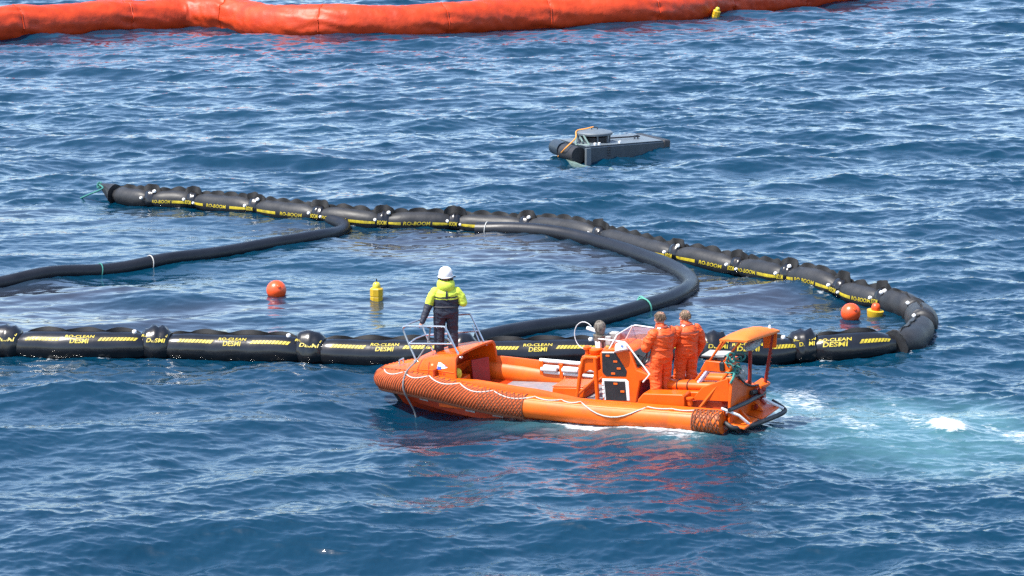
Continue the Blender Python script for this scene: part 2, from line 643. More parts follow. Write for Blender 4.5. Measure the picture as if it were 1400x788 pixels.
class Run:
    """a floating tube along water points: position from (distance, angle, offset)"""

    def __init__(s, pts, R, zc, follow=0.8, n=14):
        P = spline([(p[0], p[1], 0) for p in pts], n)
        s.P = P
        d = [0.0]
        for a, b in zip(P, P[1:]):
            d.append(d[-1] + (b - a).length)
        s.D = np.array(d)
        s.X = np.array([p.x for p in P])
        s.Y = np.array([p.y for p in P])
        zz = np.array([swell(p.x, p.y) for p in P]) * follow
        ker = np.ones(9) / 9
        zz = np.convolve(np.pad(zz, 4, 'edge'), ker, 'valid')
        s.Z = zz + zc
        s.R = R
        s.n = n
        s.len = d[-1]

    def key(s, i):
        return s.D[i * s.n]

    def frame(s, d):
        x, y, z = np.interp(d, s.D, s.X), np.interp(d, s.D, s.Y), np.interp(d, s.D, s.Z)
        e = 0.12
        t = Vector((np.interp(d + e, s.D, s.X) - np.interp(d - e, s.D, s.X), np.interp(d + e, s.D, s.Y) - np.interp(d - e, s.D, s.Y), np.interp(d + e, s.D, s.Z) - np.interp(d - e, s.D, s.Z)))
        t.normalize()
        a = t.cross(Vector((0, 0, 1))).normalized()
        return Vector((x, y, z)), t, a, a.cross(t).normalized()


def chamber_r(run, d, th, d0, d1, R):
    """radius of an air chamber between two pinched ends"""
    e = min(d - d0, d1 - d)
    L_ = d1 - d0
    pinch = 0.45 * math.exp(-(max(e, 0) / (0.13 * min(L_, 2.2))) ** 1.5)
    w = 0.03 * math.sin(th * 7 + 5 * d0) * math.exp(-(max(e, 0) / 0.3) ** 2)
    w += 0.035 * vnoise(d * 2.1, math.cos(th) * 1.3, math.sin(th) * 1.3 + d0)
    return R * (1 - pinch + w)


def chamber_pt(run, d, th, d0, d1, off=0.0, R=None):
    c, t, a, b = run.frame(d)
    r = chamber_r(run, d, th, d0, d1, R or run.R) + off
    return c + (a * math.cos(th) + b * math.sin(th)) * r


def make_chamber(run, d0, d1, parent, R=None, m_=None):
    L_ = d1 - d0
    m = max(10, int(L_ / 0.09))
    n = 22
    rings = []
    for i in range(m + 1):
        u = i / m
        u = u + 0.06 * math.sin(4 * math.pi * u) * -0.5
        d = d0 + L_ * u
        rings.append([chamber_pt(run, d, 2 * math.pi * j / n, d0, d1, 0, R) for j in range(n)])
    return MB().loft(rings, 0, True, True, True).build('float_chamber', m_ or M_BLACK, parent, angle=70)


def make_flap(run, d0, d1, parent, hgt=0.125, th0=1.85, R=None, wave=0.58):
    """the wavy sewn seam that stands up along the far side of a chamber"""
    m = max(16, int((d1 - d0) / 0.05))
    A, Bq, C_, D_ = [], [], [], []
    ph = random.random() * 6
    for i in range(m + 1):
        d = d0 + (d1 - d0) * i / m
        c, t, a, b = run.frame(d)
        e = min(1, min(i, m - i) / (0.12 * m))
        h = hgt * (0.35 + 0.75 * abs(math.sin(math.pi * (d - d0) / wave + ph)) ** 0.7 + 0.25 * vnoise(d * 3, d0, 1)) * (0.4 + 0.6 * e)
        lean = 0.03 * math.sin(2 * math.pi * (d - d0) / wave + ph)
        base = chamber_pt(run, d, th0, d0, d1, -0.02, R)
        up = (b * 0.95 - a * 0.12)
        top = base + up * (h + 0.02) + a * lean
        for lst, q, o in ((A, base, 0.012), (Bq, top, 0.008), (C_, top, -0.008), (D_, base, -0.012)):
            lst.append(q + a * o)
    rings = [[A[i], Bq[i], C_[i], D_[i]] for i in range(m + 1)]
    return MB().loft(rings, 0, True, True, True).build('seam_flap', M_FIN, parent, angle=60)


def make_connector(run, d, parent, R=None, hl=0.17, rise=1.22, m_=None, p0_=0.72):
    """bunched collar between two chambers, standing a little higher than they do"""
    R = R or run.R
    n, m = 22, 9
    sd = random.random() * 50
    rings = []
    for i in range(m + 1):
        u = -1 + 2 * i / m
        dd = d + u * hl
        c, t, a, b = run.frame(dd)
        prof = p0_ + 0.26 * (1 - abs(u) ** 2.2)
        ring = []
        for j in range(n):
            th = 2 * math.pi * j / n
            w = 1 + 0.13 * vnoise(math.cos(th) * 2.2 + sd, math.sin(th) * 2.2, u * 2.6) + 0.05 * math.sin(u * 9 + 3 * math.sin(th))
            up = rise if math.sin(th) > 0 else 1.0
            ring.append(c + (a * math.cos(th) + b * math.sin(th) * (1 + (up - 1) * math.sin(th))) * R * prof * w)
        rings.append(ring)
    return MB().loft(rings, 0, True, True, True).build('connector', m_ or M_BLACK, parent, angle=80)


def peak_flap(run, d, parent, h, half=0.34, th0=1.75):
    """dark gusset standing up behind a joint"""
    P = []
    m = 12
    sk = random.uniform(-0.3, 0.3)
    rings = []
    for i in range(m + 1):
        u = -1 + 2 * i / m
        c, t, a, b = run.frame(d + u * half)
        n_ = a * math.cos(th0) + b * math.sin(th0)
        base = c + n_ * run.R * 0.80
        pk = math.sqrt(max(0.0, 1 - min(1.0, abs(u - sk * 0.4)) ** 2))
        hh_ = run.R * 0.22 + h * pk + 0.03 * vnoise(u * 4, d, 2)
        top = base + b * hh_ + a * 0.06 * math.sin(u * 5 + d)
        rings.append([base + a * 0.03, top + a * 0.012, top - a * 0.012, base - a * 0.03])
    return MB().loft(rings, 0, True, True, True).build('gusset', M_FIN, parent, angle=60)


def wrap_text(run, s, dc, th, height, d0, d1, parent, name='lettering', R=None, side=1, wide=1.25, r_off=0.006, fit=None):
    V, Fc = text2d(s, height, 0.15, 0.018)
    w = V[:, 0].max() * wide
    k = 1.0 if fit is None else min(1.0, fit / w)
    R_ = R or run.R
    mb = MB()
    P = []
    for x, y in V:
        d = dc + side * (x * wide * k - w * k / 2)
        t_ = th + y / R_
        if side < 0:
            t_ = math.pi - t_
        P.append(chamber_pt(run, d, t_, d0, d1, r_off, R))
    mb.add(P, Fc)
    return mb.build(name, M_YEL, parent, smooth=False)


def wrap_bar(run, da, db, th, height, d0, d1, parent, R=None, side=1, hatch=True, slant=0.7):
    """yellow warning bar on the chamber: slanted blocks, or one plain bar"""
    R_ = R or run.R
    mb = MB()
    lo, hi = (da, db) if da < db else (db, da)
    step = 0.078 if hatch else 0.10
    gap = 0.018 if hatch else 0.0
    n = max(1, int((hi - lo) / step))
    for i in range(n):
        x0 = lo + (hi - lo) * i / n
        x1 = lo + (hi - lo) * (i + 1) / n - gap
        rows = []
        for q in range(4):
            y = (-0.5 + q / 3) * height
            sh = (y * slant if hatch else 0) * side
            t_ = th + y / R_
            if side < 0:
                t_ = math.pi - t_
            rows.append([chamber_pt(run, x0 + sh, t_, d0, d1, 0.005, R), chamber_pt(run, x1 + sh, t_, d0, d1, 0.005, R)])
        vs_ = [p for r_ in rows for p in r_]
        mb.add(vs_, [(2 * q, 2 * q + 1, 2 * q + 3, 2 * q + 2) for q in range(3)])
    return mb.build('warning_stripe', M_YEL, parent, smooth=False)


def valve(run, d, th, parent, R=None, r=0.045, off=0.0):
    c, t, a, b = run.frame(d)
    nrm = a * math.cos(th) + b * math.sin(th)
    p = c + nrm * ((R or run.R) * 0.93 + off)
    M = Matrix.Translation(p) @ nrm.to_track_quat('Z', 'Y').to_matrix().to_4x4()
    mb = MB()
    mb.lathe([(0.001, -0.03), (r, -0.03), (r, 0.012), (r * 0.75, 0.032), (0.001, 0.036)], n=10)
    mb.v = [tuple(M @ Vector(v)) for v in mb.v]
    return mb.build('valve_cap', M_WHITE, parent)


boom = empty('containment_boom', at(1100, 440))
boom_inv = Matrix.Translation(-boom.location)


def rebase(root):
    """children were built in world space: keep them there under the root"""
    inv = root.matrix_world.inverted() if root.matrix_world != Matrix.Identity(4) else Matrix.Translation(-root.location)
    for ch in root.children:
        ch.matrix_parent_inverse = Matrix.Translation(-root.location)


# far reach, read left to right; its inner side faces the ship
RB = Run([at(*p) for p in BOOM_PX + BOOM_END_PX], 0.305, 0.15)
nb_ = len(BOOM_PX)
for i in range(nb_ - 1):
    d0, d1 = RB.key(i), RB.key(i + 1)
    if i == 0:
        d0 += 0.25
    ch = make_chamber(RB, d0 + 0.02, d1 - 0.02, boom)
    make_flap(RB, d0 + 0.08, d1 - 0.08, ch)
    cn = make_connector(RB, d1, boom, hl=0.20, rise=1.3 if i % 2 == 0 else 1.2, m_=M_BLACK2, p0_=0.60)
    peak_flap(RB, d1, cn, 0.17 + 0.05 * random.random())
    L_ = d1 - d0
    th = -0.02
    if i >= 1:
        if i % 3 == 0:
            wrap_bar(RB, d0 + 0.10 * L_, d0 + 0.42 * L_, th, 0.085, d0, d1, ch, hatch=False)
            wrap_text(RB, 'RO-BOOM', d0 + 0.66 * L_, th + 0.02, 0.105, d0, d1, ch, fit=0.42 * L_)
        elif i % 3 == 1:
            wrap_text(RB, 'RO-BOOM', d0 + 0.30 * L_, th + 0.02, 0.105, d0, d1, ch, fit=0.40 * L_)
            wrap_bar(RB, d0 + 0.53 * L_, d0 + 0.90 * L_, th, 0.085, d0, d1, ch, hatch=False)
        else:
            wrap_bar(RB, d0 + 0.08 * L_, d0 + 0.24 * L_, th, 0.085, d0, d1, ch, hatch=False)
            wrap_text(RB, 'RO-BOOM', d0 + 0.46 * L_, th + 0.02, 0.105, d0, d1, ch, fit=0.38 * L_)
            wrap_bar(RB, d0 + 0.68 * L_, d0 + 0.95 * L_, th, 0.085, d0, d1, ch, hatch=False)
    if i >= 1:
        # printing runs on over the bunched collar
        c_, dn = d1, 0.14
        wrap_text(RB, 'BOOM', c_, 0.06, 0.12, c_ - 3, c_ + 3, boom, fit=0.26, r_off=0.014)
    valve(RB, d1 - 0.20, 0.30, boom, r=0.05, off=0.02)
    if i % 2 == 0:
        valve(RB, d1 + 0.16, 1.25, boom, r=0.06, off=0.03)
    else:
        valve(RB, d1 + 0.22, 0.05, boom, r=0.04, off=0.03)
# the pointed towing end
c0, t0, a0, b0 = RB.frame(RB.key(0) + 0.28)
mb = MB()
tipw = c0 - t0 * 0.75 + Vector((0, 0, 0.22))
rings = []
for i in range(7):
    u = i / 6
    cc = c0.lerp(tipw, u)
    rr = 0.30 * (1 - u) + 0.05
    rings.append([cc + (a0 * math.cos(2 * math.pi * j / 16) * (1 - 0.35 * u) + b0 * math.sin(2 * math.pi * j / 16) * (1 + 0.15 * u)) * rr * (1 + 0.1 * vnoise(i, j * 0.7, 3)) for j in range(16)])
mb.loft(rings, 0, True, True, True).build('towing_nose', M_BLACK, boom)
# the bend at the right, crumpled and half deflated
kn = nb_ - 1
dA, dB, dC, dD = RB.key(kn), RB.key(kn + 1), RB.key(kn + 2), RB.key(kn + 4)
for (q0, q1, R_) in ((dA, dB + 0.25, 0.36), (dB + 0.25, dC + 0.35, 0.385), (dC + 0.35, dD, 0.37)):
    ch = make_chamber(RB, q0 + 0.02, q1, boom, R_)
    make_flap(RB, q0 + 0.1, q1 - 0.1, ch, 0.06, 1.4, R_)
    make_connector(RB, q1, boom, R_ * 0.95, 0.13, 1.1)
    valve(RB, q0 + 0.15, 0.9, boom, R_, 0.05)
# near reach, read left to right; its outer side faces the ship
FR_PX = list(reversed(BOOM_FRONT_PX)) + [(1222, 484)]
RF = Run([at(*p) for p in FR_PX], 0.375, 0.20)
joints = [0, 1, 3, 5, 7, 9, 11, 13, 15]
for q in range(len(joints) - 1):
    d0, d1 = RF.key(joints[q]), RF.key(joints[q + 1])
    ch = make_chamber(RF, d0 + 0.02, d1 - 0.02, boom, None, M_BLACK2)
    make_flap(RF, d0 + 0.15, d1 - 0.15, ch, 0.085, 1.75, wave=0.95)
    if q < len(joints) - 2:
        make_connector(RF, d1, boom, 0.385, 0.34, 1.38, M_BLACK2)
        wrap_text(RF, 'RO-CLEAN', d1 - 0.02, 0.95, 0.075, d1 - 3, d1 + 3, boom, fit=0.62, r_off=0.02)
        wrap_text(RF, 'DESMI', d1 + 0.02, 0.62, 0.10, d1 - 3, d1 + 3, boom, fit=0.46, r_off=0.02)
        valve(RF, d1 - 0.52, 1.45, boom, r=0.055, off=0.03)
    L_ = d1 - d0
    th = 0.72
    if L_ > 2.6:
        wrap_bar(RF, d0 + 0.15 * L_, d0 + 0.38 * L_, th, 0.09, d0, d1, ch)
        wrap_text(RF, 'RO-CLEAN', d0 + 0.505 * L_, th + 0.20, 0.082, d0, d1, ch, wide=1.25, fit=0.235 * L_)
        wrap_text(RF, 'DESMI', d0 + 0.505 * L_, th - 0.12, 0.115, d0, d1, ch, wide=1.02, fit=0.16 * L_)
        wrap_bar(RF, d0 + 0.63 * L_, d0 + 0.88 * L_, th, 0.09, d0, d1, ch)
    else:
        wrap_text(RF, 'RO-CLEAN', d0 + 0.33 * L_, th + 0.12, 0.09, d0, d1, ch, fit=0.34 * L_)
        wrap_text(RF, 'DESMI', d0 + 0.33 * L_, th - 0.2, 0.12, d0, d1, ch, fit=0.26 * L_)
        wrap_bar(RF, d0 + 0.58 * L_, d0 + 0.92 * L_, th - 0.1, 0.10, d0, d1, ch)
rebase(boom)
tag(boom, 'black inflatable oil boom with yellow lettering, looped round the calm water', 'boom')

# towing line at the boom's nose
tip = tipw
tl = MB()
tl.tube(spline([tip + Vector((0, 0, 0.02)), at(140, 258, 0.35), at(122, 266, 0.12), at(104, 274, -0.1)], 6), 0.028, 7)
for k in range(5):
    tl.tube([tip + Vector((0.07 * math.cos(a + k), 0.07 * math.sin(a + k) * 0.6, 0.09 * math.sin(a * 1.0 + k * 1.3))) for a in np.linspace(0, 2 * math.pi, 12, endpoint=False)], 0.022, 6, closed=True)
tag(tl.build('tow_rope', M_ROPE_T), 'teal tow rope knotted to the pointed end of the black boom', 'rope')


# ------------------------------------------------------------------ smooth black hoses inside the loop
def hose(pix, r, zc, name, label, mat_=M_HOSE):
    run = Run([at(*p) for p in pix], r, zc, 0.9)
    m = max(30, int(run.len / 0.16))
    rings = []
    for i in range(m + 1):
        c, t, a, b = run.frame(run.len * i / m)
        rings.append([c + (a * math.cos(2 * math.pi * j / 18) + b * math.sin(2 * math.pi * j / 18)) * r * (1 + 0.02 * vnoise(c.x * 2, c.y * 2, j)) for j in range(18)])
    o = MB().loft(rings, 0, True, True, True).build(name, mat_, angle=70)
    return tag(o, label, 'hose'), run


HOSE_L, hl_run = hose([(-90, 398), (0, 387), (70, 378), (136, 371), (205, 363), (290, 351), (370, 338), (430, 328), (462, 319), (470, 311), (452, 306)], 0.20, 0.06, 'suction_hose', 'smooth black hose running out past the round orange float, tied with rope')
HOSE_R, hr_run = hose([(652, 316), (700, 319), (770, 327), (830, 339), (890, 357), (930, 375), (945, 391), (930, 409), (880, 427), (820, 441), (760, 453), (700, 463), (655, 470)], 0.225, 0.08, 'suction_hose', 'smooth black hose bending in a wide curve behind the orange boat')


def tie(run, d, r, mat_, label, tail=True, rope_r=0.02):
    c, t, a, b = run.frame(d)
    mb = MB()
    ring = [c + (a * math.cos(q) + b * math.sin(q)) * (r + 0.012) + t * 0.03 * math.sin(q) for q in np.linspace(0, 2 * math.pi, 18, endpoint=False)]
    mb.tube(ring, rope_r, 6, closed=True)
    if tail:
        p = c + b * (r + 0.01)
        mb.tube(spline([p, p + Vector((-0.04, 0.03, 0.03)), p + Vector((-0.10, 0.08, 0.02)), p + Vector((-0.15, 0.14, -0.08))], 4), rope_r * 0.9, 6)
    return tag(mb.build('rope_tie', mat_), label, 'rope')


def d_at(run, px, py):
    q = at(px, py)
    i = np.argmin(np.hypot(run.X - q.x, run.Y - q.y))
    return float(run.D[i])


tie(hl_run, d_at(hl_run, 136, 371), 0.2, M_ROPE_T, 'teal rope tied round the hose that runs past the round float', False, 0.018)
tie(hl_run, d_at(hl_run, 206, 363), 0.2, M_ROPE_W, 'white rope tied round the hose that runs past the round float', False, 0.016)
tie(hr_run, d_at(hr_run, 882, 427), 0.225, mat('pale_green_rope', (0.07, 0.28, 0.21), rough=0.8), 'pale green rope tied round the hose behind the boat', True, 0.022)
tie(hr_run, d_at(hr_run, 664, 317), 0.225, M_ROPE_W, 'white rope lashing at the hose end under the far boom', False, 0.016)


# ------------------------------------------------------------------ floats
def round_float(px, py, r, name, label, zk=0.55):
    w = at(px, py)
    z = swell(w.x, w.y) + r * zk
    root = empty(name, (w.x, w.y, z))
    mb = MB()
    mb.lathe([(max(0.001, r * math.sin(a)), -r * math.cos(a)) for a in np.linspace(0, math.pi, 20)], n=32)
    mb.build('ball', M_ORBUOY, root)
    e = MB()
    e.lathe([(0.001, r * 0.9), (r * 0.18, r * 0.93), (r * 0.18, r * 1.06), (r * 0.10, r * 1.1), (0.001, r * 1.1)], n=12)
    e2 = e.build('rope_eye', M_ORBUOY, root)
    e2.rotation_euler = (0.9, 0.5, 0)
    return tag(root, label, 'buoy')


round_float(378, 404, 0.262, 'round_buoy', 'round orange float drifting beside the yellow canister buoy', 0.5)
round_float(1163, 434, 0.25, 'round_buoy', 'round orange float beside the small yellow tub buoy by the boom bend', 0.62)


def canister(px, py, s, label, tilt=(0, 0)):
    w = at(px, py)
    z = swell(w.x, w.y)
    root = empty('yellow_buoy', (w.x, w.y, z))
    root.rotation_euler = (tilt[0], tilt[1], 0.3)
    mb = MB()
    mb.lathe([(0.001, -0.2 * s), (0.16 * s, -0.2 * s), (0.175 * s, -0.15 * s), (0.175 * s, 0.06 * s), (0.165 * s, 0.07 * s), (0.165 * s, 0.085 * s), (0.178 * s, 0.095 * s), (0.178 * s, 0.27 * s), (0.15 * s, 0.30 * s), (0.001, 0.31 * s)], n=8)
    mb.build('canister', M_YELBUOY, root, angle=25)
    mb = MB()
    mb.lathe([(0.10 * s, 0.29 * s), (0.105 * s, 0.34 * s), (0.095 * s, 0.40 * s), (0.06 * s, 0.445 * s), (0.001, 0.46 * s)], n=16)
    mb.build('lamp_dome', mat('pale_yellow_dome', (0.48, 0.40, 0.03), rough=0.3), root)
    mb = MB()
    mb.tube([(0, 0, 0.44 * s), (0, 0, 0.54 * s)], 0.018 * s, 8)
    mb.build('antenna', M_DARK, root)
    return tag(root, label, 'buoy')


canister(515, 409, 1.0, 'yellow canister buoy with a small dome, floating inside the boom')
canister(978, 23, 1.2, 'small yellow buoy hanging on the long orange boom', (0.25, 0.2))

w = at(1196, 431)
tub = empty('tub_buoy', (w.x, w.y, swell(w.x, w.y)))
MB().lathe([(0.001, -0.12), (0.17, -0.12), (0.2, 0.0), (0.215, 0.10), (0.215, 0.125), (0.19, 0.135), (0.001, 0.135)], n=20).build('float', M_YELBUOY, tub)
MB().lathe([(0.11, 0.12), (0.115, 0.2), (0.10, 0.27), (0.06, 0.305), (0.001, 0.315)], n=18).build('dome', M_ORBUOY, tub)
tub.rotation_euler = (0.05, 0.1, 0)
tag(tub, 'small yellow tub buoy with an orange dome close to the boom bend', 'buoy')


# ------------------------------------------------------------------ the long orange boom far off
M_ORBOOM = mat('orange_boom_fabric', (0.43, 0.034, 0.0025), rough=0.5, spec=0.35, var=0.2, scale=1.2, bump=0.6, bscale=2.6, bdist=0.05, dirt=(0.26, 0.015, 0.003), dirt_amt=0.5, dscale=0.8)
far_boom = empty('orange_boom', at(600, 45))
OB = Run([at(*p) for p in [(-140, 60), (-60, 56), (0, 52), (60, 48), (130, 43), (200, 38), (260, 35), (320, 38), (380, 44), (450, 47), (530, 46), (610, 43), (700, 37), (780, 33), (860, 30), (930, 24), (990, 17), (1060, 10), (1125, 3), (1200, -5), (1270, -14)]], 0.92, 0.52, 0.9, 10)


def orange_pt(d, th, off=0.0):
    c, t, a, b = OB.frame(d)
    x = c.x
    seamd = (d % 6.1)
    sd = min(seamd, 6.1 - seamd)
    w = 0.05 * vnoise(d * 0.5, math.cos(th) * 0.8, math.sin(th) * 0.8)
    # wrinkles that fan out from the seams
    w += 0.06 * math.exp(-sd / 0.9) * math.sin(9 * th + 3 * vnoise(d, th, 4) + d * 1.5)
    w += 0.05 * (0.5 - abs(vnoise(d * 0.9 + 1.6 * th, math.cos(th) * 1.1 + d * 0.6, math.sin(th) * 1.1)))
    w += 0.022 * (0.5 - abs(vnoise(d * 1.7 + 2.4 * th, math.cos(th) * 2.2, math.sin(th) * 2.2 + 31)))
    w += 0.03 * vnoise(d * 2.6 + th * 1.5, math.cos(th) * 2.0, math.sin(th) * 2.0 + 9)
    w += 0.015 * vnoise(d * 6.0 + th * 5, math.cos(th) * 3.0, math.sin(th) * 3.0 + 19)
    w -= 0.035 * math.exp(-(sd / 0.10) ** 2)
    return c + (a * math.cos(th) * 1.0 + b * math.sin(th)) * (OB.R * (1 + w) + off)


nd = 380
sec = 6.1
nsec = int(OB.len / sec)
for q in range(nsec + 1):
    d0, d1 = q * sec, min((q + 1) * sec, OB.len)
    if d1 - d0 < 0.5:
        continue
    m = int((d1 - d0) / 0.07)
    rings = [[orange_pt(d0 + (d1 - d0) * i / m, 2 * math.pi * j / 48) for j in range(48)] for i in range(m + 1)]
    MB().loft(rings, 0, True, True, True).build('boom_section', M_ORBOOM, far_boom, angle=80)
    if q:
        c, t, a, b = OB.frame(d0)
        ring = [orange_pt(d0, th, 0.012) for th in np.linspace(0, 2 * math.pi, 40, endpoint=False)]
        MB().tube(ring, 0.03, 6, closed=True).build('seam_band', M_ORBOOM, far_boom)
rebase(far_boom)
tag(far_boom, 'long fat orange inflatable boom lying across the open sea', 'boom')

# ------------------------------------------------------------------ the orange rescue boat
M_OR = mat('orange_gelcoat', (0.61, 0.083, 0.003), rough=0.36, var=0.07, scale=2.5, spec=0.32, dirt=(0.30, 0.040, 0.006), dirt_amt=0.75, dscale=2.2)
M_TUBE = mat('orange_collar_skin', (0.62, 0.098, 0.004), rough=0.45, spec=0.3, var=0.09, scale=2.0, bump=0.12, bscale=8, dirt=(0.30, 0.055, 0.014), dirt_amt=0.8, dscale=1.4)
M_HULL = mat('red_orange_hull', (0.36, 0.032, 0.004), rough=0.35, var=0.12, scale=2.0, dirt=(0.25, 0.05, 0.02), dirt_amt=0.5)
M_RED = mat('red_panel', (0.27, 0.010, 0.010), rough=0.4, var=0.12)
M_REDP = mat('dark_red_steel', (0.22, 0.015, 0.006), rough=0.45, var=0.15)
M_NET = mat('brown_net_rope_and_shade', (0.15, 0.045, 0.018), rough=0.9, var=0.4, scale=30)
M_HATCH = mat('black_hatch_plastic', (0.012, 0.0125, 0.015), rough=0.4, var=0.2)
M_STEEL = mat('brushed_steel', (0.5, 0.51, 0.52), rough=0.28, metal=0.9, var=0.1)
M_GREYLAMP = mat('weathered_grey_metal', (0.13, 0.112, 0.09), rough=0.6, metal=0.1, var=0.6, scale=16)
M_FLOOR = mat('grey_deck_tread', (0.17, 0.155, 0.17), rough=0.75, var=0.15, scale=8, dirt=(0.3, 0.2, 0.15), dirt_amt=0.4)
M_GREYROPE = mat('grey_rope', (0.13, 0.135, 0.14), rough=0.85, var=0.3, scale=50)
M_BLUE = mat('blue_emblem', (0.04, 0.09, 0.42), rough=0.4, var=0.05)
M_BAG = mat('grey_white_cloth', (0.28, 0.28, 0.27), rough=0.8, var=0.25, scale=9)
M_PANE = mat('tinted_windscreen', (0.75, 0.45, 0.40), rough=0.05, var=0.03, alpha=0.38)
M_YPOUCH = mat('yellow_pouch', (0.65, 0.52, 0.03), rough=0.6, var=0.3, scale=20)

boat = empty('rescue_boat')
boat.matrix_world = BOAT_M
tag(boat, 'open orange rescue boat with a fat net-wrapped collar and three crew', 'boat')

CK = [(-3.10, 1.08, 0.21, 0.235), (-2.35, 1.10, 0.22, 0.24), (-1.2, 1.10, 0.245, 0.245), (0.0, 1.10, 0.275, 0.247), (1.4, 1.08, 0.35, 0.25), (2.5, 1.03, 0.45, 0.255), (3.64, 0.86, 0.59, 0.262), (4.3, 0.69, 0.615, 0.258), (4.85, 0.47, 0.60, 0.25), (5.3, 0.24, 0.56, 0.235), (5.50, 0.0, 0.53, 0.225)]
port = spline([Vector(k[:3]) for k in CK] + [Vector((5.3, -0.24, 0.56))], 8)[:8 * (len(CK) - 1) + 1]
port_r = [lerp_keys([(i * 8, k[3]) for i, k in enumerate(CK)], j)[0] for j in range(len(port))]
stbd = [Vector((p.x, -p.y, p.z + 0.02)) for p in port[:-1]][::-1]
U_P = port + stbd
U_R = port_r + port_r[:-1][::-1]
U_D = [0.0]
for a_, b_ in zip(U_P, U_P[1:]):
    U_D.append(U_D[-1] + (b_ - a_).length)
U_D = np.array(U_D)
UX = [np.array([p[i] for p in U_P]) for i in range(3)]
UR = np.array(U_R)
U_LEN = U_D[-1]


def collar(d, th, off=0.0):
    """point on the collar: th = 0 outboard, pi/2 on top"""
    c = Vector([np.interp(d, U_D, q) for q in UX])
    t = Vector([np.interp(d + 0.08, U_D, q) - np.interp(d - 0.08, U_D, q) for q in UX]).normalized()
    out = Vector((-t.y, t.x, 0)).normalized()          # port run heads forward: outboard is +y
    up = t.cross(out)
    if up.z < 0:
        up = -up
    return c + (out * math.cos(th) + up * math.sin(th)) * (float(np.interp(d, U_D, UR)) + off)


# direction check: outboard of the first stretch must be port
n_c, m_c = 24, 170
rings = []
for i in range(m_c + 1):
    d = U_LEN * i / m_c
    rings.append([collar(d, 2 * math.pi * j / n_c, 0.006 * vnoise(d * 1.5, math.cos(2 * math.pi * j / n_c), math.sin(2 * math.pi * j / n_c))) for j in range(n_c)])
coll = MB().loft(rings, 0, True, True, True).build('fender_collar', M_TUBE, boat, angle=60)
# rope net over the fore part and over both quarters


def net(d0, d1, pitch, th0, th1, slope, r, off, mb=None, phase=0.0, jit=0.012):
    mb = mb or MB()
    k = int((d1 - d0) / pitch)
    for i in range(-8, k + 9):
        pts = []
        for q in range(15):
            u = q / 14
            d = d0 + (i + phase) * pitch + slope * (u - 0.5) + jit * (vnoise(i * 3.1, u * 3, slope * 9) * 0.8)
            if d0 <= d <= d1:
                pts.append(collar(d, th0 + (th1 - th0) * u, off))
        if len(pts) > 2:
            mb.tube(pts, r, 5)
    return mb


dx = lambda x: float(np.interp(x, [p.x for p in port], U_D[:len(port)]))
dn0 = dx(1.42)
dn_bow = float(U_D[len(port) - 1])
dn1 = 2 * dn_bow - dn0
dq = dx(-2.5)
M_NETOR = mat('orange_net_rope', (0.50, 0.085, 0.016), rough=0.8, var=0.35, scale=25)
net(dn0, dn_bow, 0.078, -1.05, 1.25, -0.42, 0.0175, 0.004).build('rope_net', M_NETOR, coll)
net(dn_bow, dn1, 0.078, -1.05, 1.25, 0.42, 0.0175, 0.004).build('rope_net', M_NETOR, coll)
mb = net(dn0, dn_bow, 0.078, -1.15, 1.30, -0.42, 0.0125, 0.002, None, 0.5)  # brown ropes set between the orange ones to paint the gaps' shade
net(dn_bow, dn1, 0.078, -1.15, 1.30, 0.42, 0.0125, 0.002, mb, 0.5)
net(dn0, dx(2.5), 0.10, -1.15, 1.45, 0.40, 0.011, 0.022, mb)
net(dn0, dn_bow, 0.15, 1.1, 1.75, 0.12, 0.007, 0.006, mb)
net(dn0, dn_bow, 0.15, 1.1, 1.75, -0.12, 0.007, 0.006, mb)
mb.build('rope_net', M_NET, coll)
for q0, q1 in ((0.0, dq), (U_LEN - dq, U_LEN)):
    mb = net(q0, q1, 0.085, -1.7, 2.6, 0.50, 0.014, 0.010, None, 0, 0.06)
    net(q0, q1, 0.085, -1.7, 2.6, -0.50, 0.012, 0.014, mb, 0, 0.06)
    net(q0, q1, 0.12, -1.7, 2.6, 0.15, 0.016, 0.012, mb, 0.3, 0.09)
    mb.build('rope_net', M_NET, coll)
for dd in (dn0, dq):
    mb = MB()
    mb.tube([collar(dd, th, 0.01) for th in np.linspace(0, 2 * math.pi, 24, endpoint=False)], 0.016, 6, closed=True)
    mb.build('net_hem', M_NET, coll)
# lower net hem along bow, thickened to paint the shadow band under the collar
mb = MB()
mb.tube([collar(d, -1.0, 0.012) for d in np.linspace(dn0, dn1, 90)], 0.045, 6)
mb.build('net_hem', M_NET, coll)


# grab line looped along the port side
def grab(pts_d, th_hi, th_lo, name='grab_line', r=0.0135):
    pts = []
    for a_, b_ in zip(pts_d, pts_d[1:]):
        for q in range(10):
            u = q / 10
            s_ = 4 * u * (1 - u)
            pts.append(collar(a_ + (b_ - a_) * u, th_hi - (th_hi - th_lo) * s_, 0.016))
    pts.append(collar(pts_d[-1], th_hi, 0.016))
    return MB().tube(pts, r, 7).build(name, M_ROPE_W, coll)


